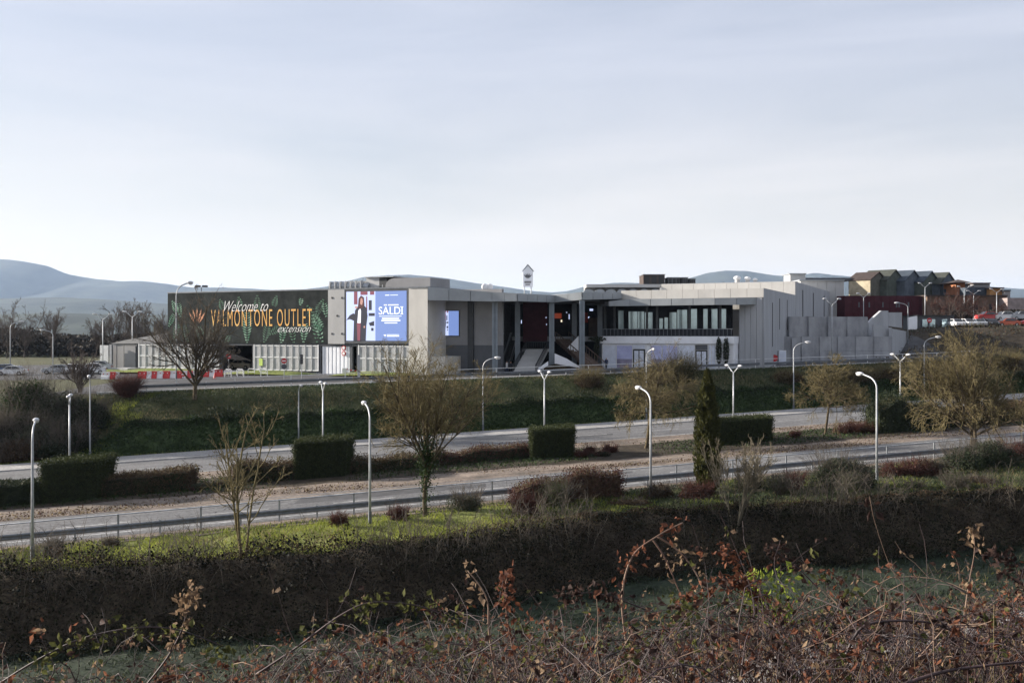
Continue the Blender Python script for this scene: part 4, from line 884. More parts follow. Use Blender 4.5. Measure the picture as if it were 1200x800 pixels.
# kiosk
kk = facade('kiosk', 'low dark kiosk with glass front beside the raised car park', 1076, 1118, 370.5, 390, 176, 177, 5, 'grey_dark', roof='black')
for px in (1081, 1090, 1104): wall_px('window', 'window_glass', kk, [(px, 374), (px + 6, 374), (px + 6, 383), (px, 383)], 175.7, 175.7, .1)
wall_px('white_panel', 'white_wall', kk, [(1064, 372), (1075, 370), (1075, 386), (1064, 386)], 175.6, 175.8, .2)

# ------------------------------------------------------------------ street lamps
def lamp_single(hgt=7.0, arm=1.5, m='pole'):
    t = thing('street_lamp', 'x', 'street lamp'); mb = MB()
    path = [(0, 0, 0), (0, 0, hgt * .5), (0, 0, hgt - .9)] + [(arm * .75 * (1 - math.cos(a)), 0, hgt - .9 + .8 * math.sin(a)) for a in np.linspace(.25, 1.3, 6)] + [(arm, 0, hgt + .02)]
    mb.tube(path, [.085, .07, .06] + [.05] * 7, 8); mb.build('pole', m, t, local=True, smooth=True)
    mb = MB(); mb.tube([(0, 0, -.3), (0, 0, .7)], .11, 8); mb.build('base_sleeve', 'galv_dark', t, local=True)
    mb = MB(); mb.ball((arm + .25, 0, hgt + .05), (.4, .17, .11), 10, 6); h_ = mb.build('lamp_head', 'lamp_white', t, local=True, smooth=True)
    mb = MB(); mb.ball((arm + .3, 0, hgt - .03), (.3, .15, .1), 8, 6); mb.build('lamp_glass', 'concrete_light', h_, local=True, smooth=True)
    return t
def lamp_double(hgt=7.0, arm=0.95, m='pole'):
    t = thing('double_street_lamp', 'x', 'street lamp'); mb = MB(); mb.tube([(0, 0, -.2), (0, 0, hgt * .5), (0, 0, hgt - .65)], [.085, .07, .06], 8); mb.build('pole', m, t, local=True, smooth=True)
    mb = MB(); mb.tube([(0, 0, -.3), (0, 0, .7)], .11, 8); mb.build('base_sleeve', 'galv_dark', t, local=True)
    for s in (-1, 1):
        mb = MB(); mb.tube([(0, 0, hgt - .7), (s * arm * .35, 0, hgt - .5), (s * arm, 0, hgt - .08)], .045, 6); mb.build('arm', m, t, local=True, smooth=True)
        mb = MB(); mb.ball((s * (arm + .22), 0, hgt), (.36, .16, .11), 10, 6); mb.build('lamp_head', 'lamp_white', t, local=True, smooth=True)
    return t
AWAY = math.atan2(0.94, -0.34)
ls = lamp_single(); ld = lamp_double(); usedS = [False, False]
def place_lamp(kind, p, rz, label, group, hs=1.0):
    proto = (ls, ld)[kind]
    if not usedS[kind]: o = proto; usedS[kind] = True; o.location = p; o.rotation_euler = (0, 0, rz); o['label'] = label; o['group'] = group
    else: o = copy_tree(proto, p, rz, label, group)
    o.scale = (1, 1, hs); return o
def road_lamp(kind, px, py, pytop, rz, label, group, hs=1):
    X, Y = road_px(px, py); p = Vector((X, Y, g(X, Y))); hh = ((py - pytop) * Y / F) / 7.1
    return place_lamp(kind, p, rz, label, group, hh * hs)
road_lamp(0, 38, 653, 491, AWAY, 'single arm street lamp at the bank below the box hedge', 'lamps along the near road')
road_lamp(0, 433.5, 612, 472, AWAY, 'single arm street lamp left of the ivy trunked tree', 'lamps along the near road')
road_lamp(0, 762.5, 582, 454, AWAY, 'single arm street lamp left of the cypress', 'lamps along the near road')
road_lamp(0, 1027.5, 563, 437, AWAY, 'single arm street lamp beside the grey green shrub', 'lamps along the near road')
for px, top, lab in ((81.5, 462, 'double armed lamp behind the widest box hedge'), (378.5, 447, 'double armed lamp behind the box hedge near the ivy trunked tree'), (638, 434, 'double armed lamp behind the lone box hedge before the stairs'), (859.5, 427, 'double armed lamp right of the cypress'), (1055, 414, 'double armed lamp in the tall dark median shrubs')):
    X, Y = pxoff(px, 89.5); z = g(X, Y); hh = (ZC + (HY - top) * Y / F - z) / 7.1; place_lamp(1, (X, Y, z), AWAY, lab, 'double lamps on the median', hh)
for px, top, lab in ((105.5, 439, 'single lamp before the big evergreen shrubs'), (350, 450, 'slender single lamp at the foot of the ivy bank near the hoarding'), (566, 418, 'slender single lamp at the ivy bank foot before the grey recess'), (757.5, 408, 'slender single lamp rising from the weeping tree before the posters'), (930, 400, 'single lamp at the bank before the roller shutter'), (1083, 394, 'single lamp at the bank right of the concrete walls')):
    X, Y = pxoff(px, 113.6); z = g(X, Y); hh = (ZC + (HY - top) * Y / F - z) / 7.1; place_lamp(0, (X, Y, z), AWAY + math.pi + (0.9 if px in (566, 930, 1083) else 0), lab, 'lamps along the far road', hh)
for px, Y, top, kind, rz, lab in ((206.5, 128, 330, 0, 0.1, 'tall curved lamp in front of the hoarding corner'), (975, 150, 349, 1, 0.2, 'tall double lamp in front of the concrete yard walls'), (1064, 165, 354, 0, 2.8, 'plain tall lamp right of the concrete yard walls'), (12, 168, 376, 0, .5, 'lamp in the car park by the bare trees'), (62, 150, 386, 0, 3.0, 'lamp with dark head beside the evergreen shrubs'), (120.5, 160, 367, 1, .3, 'double lamp left of the grey shed'), (155, 166, 364, 1, .3, 'double lamp behind the grey shed'), (1012, 190, 343, 1, .2, 'double lamp before the maroon building'), (1084, 190, 331, 1, .2, 'double lamp between the maroon and brown buildings'), (1130, 186, 335, 1, .2, 'double lamp before the brown building and tower'), (1141, 192, 340, 1, .1, 'double lamp before the dark blue roof'), (1168, 188, 338, 1, .2, 'double lamp before the ochre house')):
    x = (px - 600) / F * Y; z = g(x, Y); hh = (ZC + (HY - top) * Y / F - z) / 7.1; place_lamp(kind, (x, Y, z), rz, lab, 'lamps around the outlet', hh)
p = Vector(L(U(236, 3), 3, HT)); t = thing('floodlight_mast', 'black twin floodlight on the hoarding roof', 'floodlight', tuple(p)); mb = MB(); mb.tube([p - Vector((0, 0, .6)), p + Vector((0, 0, .9))], .06, 6); mb.build('mast', 'dark_metal', t)
for s in (-.55, .55): wbox('floodlight', 'black', t, p.x + s - .4, p.x + s + .4, p.y - .2, p.y + .2, p.z + .85, p.z + 1.15)

# ------------------------------------------------------------------ guardrails
def guardrail(name, label, off, x0, x1, sp, tall, hfun, m_rail, m_post, pipe=True):
    p = rp((x0 + x1) / 2, off); t = thing(name, label, 'guardrail', (p[0], p[1], hfun(*p)))
    n = int((x1 - x0) / sp); prof = [(0, 0.40), (.05, .45), (.05, .5), (0, .54), (0, .58), (.05, .62), (.05, .68), (0, .73)]
    dn = Vector((0.342, -0.94, 0))
    for i in range(n + 1):
        x = x0 + sp * i; p = rp(x, off); z = hfun(*p); hh = tall if (i % 2 == 0) else 0.78
        mb = MB(); mb.box(p[0] - .045, p[0] + .045, p[1] + .04, p[1] + .13, z - .3, z + hh); mb.build('post', m_post, t)
        if i < n and i % 2 == 0:
            q_ = rp(x0 + sp * min(i + 2, n), off); mb = MB(); zq = hfun(*q_)
            for (pp, zz) in ((p, z), (q_, zq)):
                for d_, h_ in prof: c = Vector((pp[0], pp[1], zz + h_)) + dn * d_; mb.v.append(tuple(c))
            k_ = len(prof); mb.f = [(j, j + k_, j + 1 + k_, j + 1) for j in range(k_ - 1)]
            for j in range(2 * k_): mb.v.append(tuple(Vector(mb.v[j]) - dn * .012))
            mb.f += [(2 * k_ + j, 2 * k_ + j + 1, 2 * k_ + j + 1 + k_, 2 * k_ + j + k_) for j in range(k_ - 1)]
            mb.build('beam', m_rail, t)
            if pipe: mb = MB(); mb.tube([(p[0], p[1], z + tall - .04), (q_[0], q_[1], zq + tall - .04)], .035, 6); mb.build('pipe_rail', 'galv' if m_post == 'galv' else 'white_paint', t)
    return t
zroad = lambda x, y: 0.035 * x
guardrail('guardrail', 'grey steel guardrail with pipe rail along the near road', 65.9, -40, 62, 2.15, 1.35, zroad, 'galv_dark', 'galv')
def ztop(x, y): return g(x, y) + 0.12
guardrail('guardrail', 'dark guardrail with pale posts along the top of the ivy bank', 126.6, -44, 70, 3.0, 1.25, ztop, 'galv_dark', 'white_paint')

# ------------------------------------------------------------------ forecourt furniture
def barrier(p, rz, red, label):
    t = thing('road_barrier', label, 'barrier', tuple(p), rz, 'plastic barriers before the hoarding'); mb = MB(); w = .62
    prof = [(-.25, 0), (.25, 0), (.2, .35), (.1, .55), (.09, 1.0), (-.09, 1.0), (-.1, .55), (-.2, .35)]
    mb.slab([(-w, y, z) for y, z in prof], (2 * w, 0, 0)); b_ = mb.build('body', 'red_plastic' if red else 'white_plastic', t, local=True)
    for s in (-.3, .3): mb = MB(); mb.tube([(s, -.04, .72), (s, -.115, .72)], .08, 8); mb.build('filler_cap', 'white_plastic' if red else 'red_plastic', t, local=True)
bpx = [(124, 0), (131, 1), (167, 1), (173, 0), (179, 1), (186, 0), (194.5, 1), (202, 0), (209, 1), (214.5, 0), (221, 1), (226.5, 0), (240.5, 1), (246.5, 0), (256, 1), (135, 0)]
for px, red in bpx:
    Y = 136.5 if px < 240 else 138.5; p = gp(px, Y, .06); p.z = g(p.x, p.y) + .06
    barrier(p, -.15 + random.uniform(-.12, .12), red, 'red plastic road barrier in the row before the hoarding' if red else 'white plastic road barrier in the row before the hoarding')
p = gp(251.5, 134, .06); t = thing('traffic_cone', 'red traffic cone beside the end of the barrier row', 'cone', tuple(p)); mb = MB(); mb.tube([(0, 0, 0), (0, 0, .8)], [.2, .04], 10); mb.build('cone', 'red_plastic', t, local=True); mb = MB(); mb.box(-.28, .28, -.28, .28, -.02, .05); mb.build('foot', 'red_plastic', t, local=True)
mb0 = None
for i, px in enumerate((254, 267.5, 281, 294.5, 308, 309.5, 267, 282)):
    Y = 141 if i < 5 else 137.5; p = gp(px, Y, .05); o = thing('hoop_barrier', 'white tubular hoop barrier along the lawn before the hoarding', 'barrier', tuple(p), -.4, 'white hoops by the lawn')
    mb = MB(); mb.tube([(-.55, 0, -.1), (-.55, 0, .75), (-.45, 0, .9), (.45, 0, .9), (.55, 0, .75), (.55, 0, -.1)], .05, 6); mb.build('hoop', 'white_paint', o, local=True); mb = MB(); mb.tube([(-.55, 0, .45), (.55, 0, .45)], .035, 6); mb.build('crossbar', 'white_paint', o, local=True)
def round_sign(px, Y, pytop, label, face, extra=None, r=.36):
    p = gp(px, Y); ztop_ = ZC + (HY - pytop) * Y / F; t = thing('road_sign', label, 'road sign', tuple(p)); h = ztop_ - p.z
    mb = MB(); mb.tube([(0, 0, -.2), (0, 0, h)], .045, 6); mb.build('post', 'galv', t, local=True)
    mb = MB(); mb.tube([(0, -.05, h - r), (0, -.09, h - r)], r, 18); d = mb.build('disc', 'sign_red', t, local=True)
    if face == 'bar': mb = MB(); mb.box(-.25, .25, -.105, -.092, h - r - .07, h - r + .07); mb.build('white_bar', 'letter_white', d, local=True)
    if face == 'ring': mb = MB(); mb.tube([(0, -.092, h - r), (0, -.105, h - r)], r * .68, 18); mb.build('white_face', 'letter_white', d, local=True)
    if extra: mb = MB(); mb.tube([(0, -.05, h - 3.1 * r), (0, -.09, h - 3.1 * r)], r, 18); mb.build('lower_disc', extra, t, local=True)
round_sign(333, 131, 419.5, 'no entry sign above a dark disc on the forecourt', 'bar', 'grey_dark'); round_sign(268, 139, 414.5, 'no entry sign before the dark parking opening', 'bar')
round_sign(215, 134, 436, 'low no entry sign behind the red and white barriers', 'bar', None, .3); round_sign(907.5, 146, 415.5, 'round red sign before the roller shutter recess', 'none', None, .5)
round_sign(1089, 172, 372.5, 'no entry sign before the dark kiosk', 'bar', None, .42)
p = gp(353.5, 131); t = thing('traffic_light', 'black traffic light on a grey post before the white panels', 'traffic light', tuple(p)); mb = MB(); mb.tube([(0, 0, -.2), (0, 0, 3.0)], .06, 6); mb.build('post', 'galv', t, local=True); mb = MB(); mb.box(-.16, .16, -.15, .12, 2.0, 3.25); hd = mb.build('signal_head', 'black', t, local=True)
for i in range(3): mb = MB(); mb.tube([(0, -.151, 2.25 + .38 * i), (0, -.2, 2.25 + .38 * i)], .11, 10); mb.build('lens', 'grey_dark', hd, local=True)
p = gp(404, 136.5); t = thing('lift_barrier', 'red and white lift barrier box at the ramp edge', 'barrier', tuple(p)); mb = MB(); mb.box(-.3, .3, -.25, .25, -.1, 1.1); mb.build('cabinet', 'white_plastic', t, local=True)
for i in range(6): mb = MB(); mb.box(.1 + .3 * i, .4 + .3 * i, -.06, .06, .85 - .05 * i, 1.0 - .05 * i); mb.build('boom_band', 'red_plastic' if i % 2 == 0 else 'white_plastic', t, local=True)
p = gp(420.5, 133); t = thing('bollard_post', 'white square post beside the dark parking gap', 'post', tuple(p)); mb = MB(); mb.box(-.16, .16, -.16, .16, -.1, 2.9); mb.build('shaft', 'concrete_light', t, local=True); mb = MB(); mb.box(-.2, .2, -.2, .2, 2.9, 3.0); mb.build('cap', 'galv', t, local=True)
p = gp(916, 149); t = thing('equipment_cabinet', 'pale equipment cabinet beside the round red sign', 'cabinet', tuple(p)); mb = MB(); mb.box(-.5, .6, -.3, .3, -.1, 2.1); mb.build('box', 'white_wall', t, local=True); mb = MB(); mb.box(-.45, .55, -.33, -.302, .1, 2.0); mb.build('door', 'poster_pale', t, local=True)
# hanging and climbing plants on the shop front
def shrub_cloud(r, c, rad, n): 
    d = unit(r.normal(size=(n, 3))); return np.array(c) + d * np.array(rad) * (r.uniform(0.2, 1, n) ** .4)[:, None]
for px, lab in ((700, 'dark climbing plant at the left end of the white band'), (843, 'dark climber beside the door at the white wall end'), (851.5, 'dark climber on the corner of the white shop wall')):
    u = U(px, tv); hm = H(411 if px > 800 else 409, u, tv); c = L(u, tv - .35, hm); t = thing('climbing_plant', lab, 'plant', L(u, tv - .35, gl(u, tv - .35)), group='climbers on the shop front')
    r = np.random.default_rng(int(px)); C = shrub_cloud(r, c, (.42, .35, 2.0), 900); V, Fq = leaves_np(r, C, .10)
    if px == 700: V2, F2 = leaves_np(r, shrub_cloud(r, L(u + .3, tv - .35, H(397, u, tv)), (1.6, .3, .35), 500), .1); V, Fq = join_np([(V, Fq), (V2, F2)])
    foliage('leaves', [(V, Fq, 0)], ['leaf_dark'], t); mb = MB(); mb.tube([L(u, tv - .25, gl(u, tv) - .1), L(u, tv - .25, hm + 1.2)], .05, 5); mb.build('stem', 'bark', t)

# ------------------------------------------------------------------ cars
def car(paint, suv=False):
    t = thing('parked_car', 'x', 'car'); s = 1.16 if suv else 1.0; Lh = 2.1
    prof = [(-2.1, .35), (-2.12, .72), (-1.95, .88 * s), (-1.1, .95 * s), (-.45, 1.42 * s), (.9, 1.46 * s), (1.65, 1.02 * s), (2.05, .92 * s), (2.1, .4), (1.7, .28), (-1.7, .28)]
    mb = MB()
    def ring(y, inset): return [(x * (1 - inset * .02), y * (1 - (.16 if z > 1.0 * s else 0)), z) for x, z in prof]
    k = len(prof); rings = [ring(-.84, 1), ring(-.8, 0), ring(.8, 0), ring(.84, 1)]
    for rg in rings: mb.v += rg
    for i in range(3):
        for j in range(k): q_ = (j + 1) % k; mb.f.append((i * k + j, i * k + q_, (i + 1) * k + q_, (i + 1) * k + j))
    mb.f += [tuple(reversed(range(k))), tuple(3 * k + j for j in range(k))]
    b_ = mb.build('body', paint, t, local=True)
    for sgn in (-1, 1):
        y = sgn * .755; mb = MB(); mb.slab([(-.98, y, .98 * s), (-.42, y * .93, 1.36 * s), (.2, y * .92, 1.39 * s), (.2, y, .98 * s)], (0, sgn * .06, 0)); mb.build('side_window', 'car_glass', t, local=True)
        mb = MB(); mb.slab([(.27, y, .98 * s), (.27, y * .92, 1.39 * s), (.85, y * .93, 1.38 * s), (1.45, y, 1.02 * s)], (0, sgn * .06, 0)); mb.build('side_window', 'car_glass', t, local=True)
        for x in (-1.32, 1.32):
            mb = MB(); mb.tube([(x, sgn * .66, .32), (x, sgn * .87, .32)], .33, 14); w_ = mb.build('wheel', 'rubber', t, local=True); mb = MB(); mb.tube([(x, sgn * .872, .32), (x, sgn * .885, .32)], .2, 10); mb.build('rim', 'rim', w_, local=True)
        mb = MB(); mb.box(-2.13, -2.0, sgn * .62 - .15, sgn * .62 + .15, .62, .74); mb.build('headlight', 'lamp_white', t, local=True); mb = MB(); mb.box(2.03, 2.12, sgn * .65 - .1, sgn * .65 + .1, .68, .85); mb.build('tail_light', 'sign_red', t, local=True)
    mb = MB(); mb.slab([(-1.1, -.66, .985 * s), (-1.1, .66, .985 * s), (-.5, .6, 1.41 * s), (-.5, -.6, 1.41 * s)], (-.03, 0, .015)); mb.build('windscreen', 'car_glass', t, local=True)
    mb = MB(); mb.slab([(1.6, -.64, 1.07 * s), (1.6, .64, 1.07 * s), (.96, .6, 1.44 * s), (.96, -.6, 1.44 * s)], (.03, 0, .015)); mb.build('rear_window', 'car_glass', t, local=True)
    return t
for nm, c in (('car_white', (.7, .7, .7)), ('car_red', (.42, .035, .03)), ('car_beige', (.42, .38, .3)), ('car_dark', (.03, .03, .035)), ('car_silver', (.4, .42, .44)), ('car_orange', (.5, .1, .04)), ('car_blue', (.06, .1, .2))): mat(nm, c, .3, var=.03)
CARS = {}
def put_car(paint, suv, p, rz, label, group):
    key = (paint, suv)
    if key not in CARS: o = car(paint, suv); CARS[key] = o; o.location = p; o.rotation_euler = (0, 0, rz); o['label'] = label; o['group'] = group
    else: copy_tree(CARS[key], p, rz, label, group)
gpk = 'cars in the car park left of the shed'
put_car('car_white', True, gp(107, 150, .03), .3, 'white off-road car parked next to the grey shed', gpk); put_car('car_white', False, gp(85, 153, .03), 1.9, 'white hatchback seen end on by the bare tree', gpk); put_car('car_silver', False, gp(67, 152, .03), .2, 'silver hatchback near the dark headed lamp', gpk); put_car('car_blue', False, gp(5, 156, .03), .4, 'blue car at the car park edge by the bare trees', gpk); put_car('car_white', False, gp(14, 150, .03), .1, 'white hatchback near the blue parked car', gpk); put_car('car_silver', True, gp(115, 158, .03), .2, 'silver off-road car behind the pale screen wall', gpk)
for px, vv, pn, lab in ((284, 6, 'car_beige', 'beige hatchback inside the dark parking opening'), (264, 7, 'car_dark', 'black car deep inside the dark parking opening')):
    u = U(px, vv); q_ = L(u, vv, gl(-20, 4) + .13); put_car(pn, False, q_, -.43 + (math.pi if px == 284 else 0), lab, 'cars inside the parking floor')
rc = [(1121, 'car_white', 1.5, 'white car at the kiosk end of the raised car park'), (1134, 'car_white', 1.6, 'white car between white and silver ones in the raised car park'), (1147, 'car_silver', 1.45, 'silver car in the front row of the raised car park'), (1160, 'car_dark', 1.55, 'black car between silver and orange in the raised car park'), (1180, 'car_orange', .05, 'orange car seen side on in the raised car park'), (1209, 'car_red', .02, 'red car seen side on in the raised car park front row')]
for px, pn, rz, lab in rc: put_car(pn, False, gp(px, 174, .04), rz, lab, 'cars in the raised car park')
for i, (px, pn, lab) in enumerate(((1157, 'car_red', 'red car in the back row of the raised car park'), (1177, 'car_white', 'white car in the back row of the raised car park'), (1196, 'car_silver', 'silver car in the back row of the raised car park'))): put_car(pn, True, gp(px, 186, .04) + Vector((0, 0, .9)), .1, lab, 'cars in the raised car park')

# ------------------------------------------------------------------ people
mat('skin', (.42, .25, .18), .6); mat('cloth_black', (.018, .018, .022), .9); mat('cloth_navy', (.03, .04, .08), .9); mat('cloth_white', (.6, .6, .6), .9); mat('hair', (.03, .02, .015), .8)
def person(label, p, rz, top, legs, stride=.18):
    J = {'pel': (0, 0, .95, .15), 'wst': (0, 0, 1.1, .14), 'chs': (0, 0, 1.32, .175), 'nck': (0, 0, 1.5, .06), 'hd1': (0, -.01, 1.6, .085), 'hd2': (0, -.01, 1.7, .09)}
    E = [('pel', 'wst'), ('wst', 'chs'), ('chs', 'nck'), ('nck', 'hd1'), ('hd1', 'hd2')]
    for s, n_ in ((-1, 'l'), (1, 'r')):
        J.update({n_ + 'hip': (s * .1, 0, .88, .1), n_ + 'kne': (s * .1, -s * stride * .5 - .02, .48, .065), n_ + 'ank': (s * .1, -s * stride * .8 + .04, .09, .045), n_ + 'toe': (s * .11, -s * stride * .8 - .14, .035, .035), n_ + 'shd': (s * .19, 0, 1.42, .07), n_ + 'elb': (s * .25, s * stride * .4, 1.14, .048), n_ + 'wri': (s * .25, s * stride * .5 - .08, .9, .032), n_ + 'hnd': (s * .245, s * stride * .5 - .12, .8, .03)})
        E += [('pel', n_ + 'hip'), (n_ + 'hip', n_ + 'kne'), (n_ + 'kne', n_ + 'ank'), (n_ + 'ank', n_ + 'toe'), ('chs', n_ + 'shd'), (n_ + 'shd', n_ + 'elb'), (n_ + 'elb', n_ + 'wri'), (n_ + 'wri', n_ + 'hnd')]
    ks = list(J); me = bpy.data.meshes.new('person'); me.from_pydata([J[k_][:3] for k_ in ks], [(ks.index(a), ks.index(b)) for a, b in E], [])
    o = bpy.data.objects.new('skin_source', me); COL.objects.link(o); md = o.modifiers.new('s', 'SKIN'); sb_ = o.modifiers.new('u', 'SUBSURF'); sb_.levels = 1; sb_.render_levels = 1
    for i, k_ in enumerate(ks): me.skin_vertices[0].data[i].radius = (J[k_][3], J[k_][3]); me.skin_vertices[0].data[i].use_root = (k_ == 'pel')
    bpy.context.view_layer.update(); m2 = bpy.data.meshes.new_from_object(o.evaluated_get(bpy.context.evaluated_depsgraph_get())); bpy.data.objects.remove(o)
    r_ = link_mesh('person', m2, ['skin', top, legs, 'hair', 'cloth_black'], smooth=True, label=label, cat='person'); r_.location = p; r_.rotation_euler = (0, 0, rz)
    for pl in m2.polygons:
        c = pl.center; z = c.z
        pl.material_index = 3 if (z > 1.66 or (z > 1.55 and c.y > .02)) else 0 if z > 1.49 else 4 if z < .1 else (0 if z < .9 and abs(c.x) > .2 else (1 if (z > .93 or abs(c.x) > .2) else 2))
    return r_
person('person in black walking past the foot of the pale stair', gp(598.5, 134.2, .06), .4, 'cloth_black', 'cloth_black'); person('person in white top beside the one in black at the stair foot', gp(594, 134.8, .06), 1.0, 'cloth_white', 'cloth_navy'); person('person in navy near the white poster wall', gp(710.5, 140, .06), -.6, 'cloth_navy', 'cloth_black', .1)

# ------------------------------------------------------------------ vegetation builders
def tree(name, label, p, Ht, trunk_h, tr, seed, stems=1, n=(9, 8, 7, 5), ang=(38, 42, 45, 45), lens=(.95, .5, .42, .4), up=(.06, .03, .0, -.02), mats=('bark', 'twig'), minr=.011, spread=.2, group=None, ivy=None, cat='tree', tlow=.55, wig=.16, W=None):
    r = np.random.default_rng(seed); t = thing(name, label, cat, tuple(p), group=group)
    a = r.uniform(0, 6.28, stems) + np.arange(stems) * 6.28 / stems
    S = np.tile(np.array(p, float), (stems, 1)) + np.stack([np.cos(a), np.sin(a), a * 0], -1) * (tr * (1.2 if stems > 1 else 0)); S[:, 2] -= .15
    D = np.stack([np.cos(a) * spread, np.sin(a) * spread, np.ones(stems)], -1)
    P0 = grow(r, S, D, np.full(stems, trunk_h) * r.uniform(.85, 1.1, stems), 8, .05, .05); R0 = tr * np.linspace(1, .6, 8)[None] * r.uniform(.75, 1.05, stems)[:, None]; R0[:, 0] *= 1.35
    cl = Ht - trunk_h
    P1, R1 = spawn(r, P0, R0, n[0], tlow, 1.0, ang[0], cl * lens[0] / trunk_h * 1.15, 7, wig * .55, up[0], .62, minr * 2)
    P2, R2 = spawn(r, P1, R1, n[1], .2, 1.0, ang[1], lens[1], 6, wig * .8, up[1], .6, minr * 1.4)
    P3, R3 = spawn(r, P2, R2, n[2], .2, 1.0, ang[2], lens[2], 5, wig, up[2], .6, minr)
    P4, R4 = spawn(r, P3, R3, n[3], .2, 1.0, ang[3], lens[3], 4, wig, up[3], .65, minr * .8)
    zmax = np.percentile(np.concatenate([x[..., 2].ravel() for x in (P2, P3, P4)]), 98.5); f = Ht / (zmax - p[2])
    for Q in (P0, P1, P2, P3, P4): Q[..., 2] = p[2] + (Q[..., 2] - p[2]) * f
    if W:
        allp = np.concatenate([P3.reshape(-1, 3), P4.reshape(-1, 3)]); rad_ = np.percentile(np.hypot(allp[:, 0] - p[0], allp[:, 1] - p[1]), 95); fx_ = max(1.0, W / 2 / rad_)
        for Q in (P0, P1, P2, P3, P4):
            k_ = 1 + (fx_ - 1) * sm(.25, 1.0, (Q[..., 2] - p[2]) / trunk_h / f); Q[..., 0] = p[0] + (Q[..., 0] - p[0]) * k_; Q[..., 1] = p[1] + (Q[..., 1] - p[1]) * k_
    V, Fq = tubes_np([(P0, R0, 8)]); foliage('trunk', [(V, Fq, 0)], [mats[0]], t, smooth=True)
    b1 = tubes_np([(P1, R1, 5), (P2, R2, 4)]); b2 = tubes_np([(P3, R3, 3), (P4, R4, 3)])
    foliage('crown', [(*b1, 0), (*b2, 1)], list(mats), t)
    if ivy:
        C = np.concatenate([P0[:, :6].reshape(-1, 3), P1[:, :2].reshape(-1, 3)]); C = np.repeat(C, ivy, 0); C = C + r.normal(0, tr * 1.1, C.shape) * np.array([1, 1, 2.4]); foliage('ivy', [(*leaves_np(r, C, .075), 0)], ['leaf_ivy'], t)
    return t
def bush(name, label, p, rx, ry, h, seed, mat_leaf, nleaf=2500, ls=.07, lobes=9, twig='twig_grey', ntw=120, group=None, cat='bush', spiky=0.0):
    r = np.random.default_rng(seed); t = thing(name, label, cat, tuple(p), group=group); p = np.array(p, float)
    c = unit(r.normal(size=(lobes, 3))) * r.uniform(.3, .72, (lobes, 1)); c[:, 2] = np.abs(c[:, 2]) * .9 + .12; sc = r.uniform(.3, .52, lobes)
    w = sc ** 2; pick = r.choice(lobes, nleaf, p=w / w.sum()); d = unit(r.normal(size=(nleaf, 3)))
    C = c[pick] + d * sc[pick][:, None] * (r.uniform(.35, 1.12, nleaf) ** .5)[:, None]; C[:, 2] = np.maximum(C[:, 2], .02)
    C = p + C * np.array([rx, ry, h * .72])
    if spiky: C[:, 2] += r.exponential(spiky, nleaf) * h * .3
    foliage('foliage', [(*leaves_np(r, C, ls, asp=.5 if not spiky else .16), 0)], [mat_leaf], t)
    a = r.uniform(0, 6.28, ntw); S = p + np.stack([np.cos(a) * rx * .25, np.sin(a) * ry * .25, np.full(ntw, -.05)], -1); D = np.stack([np.cos(a) * r.uniform(.1, .9, ntw), np.sin(a) * r.uniform(.1, .9, ntw), np.ones(ntw)], -1)
    P = grow(r, S, D * np.array([rx, ry, h]), h * r.uniform(.6, 1.12, ntw), 5, .14, 0); R = np.linspace(.018, .007, 5)[None] * np.ones((ntw, 1)); P2, R2 = spawn(r, P, R, 5, .3, 1, 35, .4, 3, .15, 0, .7, .006)
    foliage('stems', [(*tubes_np([(P, R, 3), (P2, R2, 3)]), 0)], [twig], t)
    return t
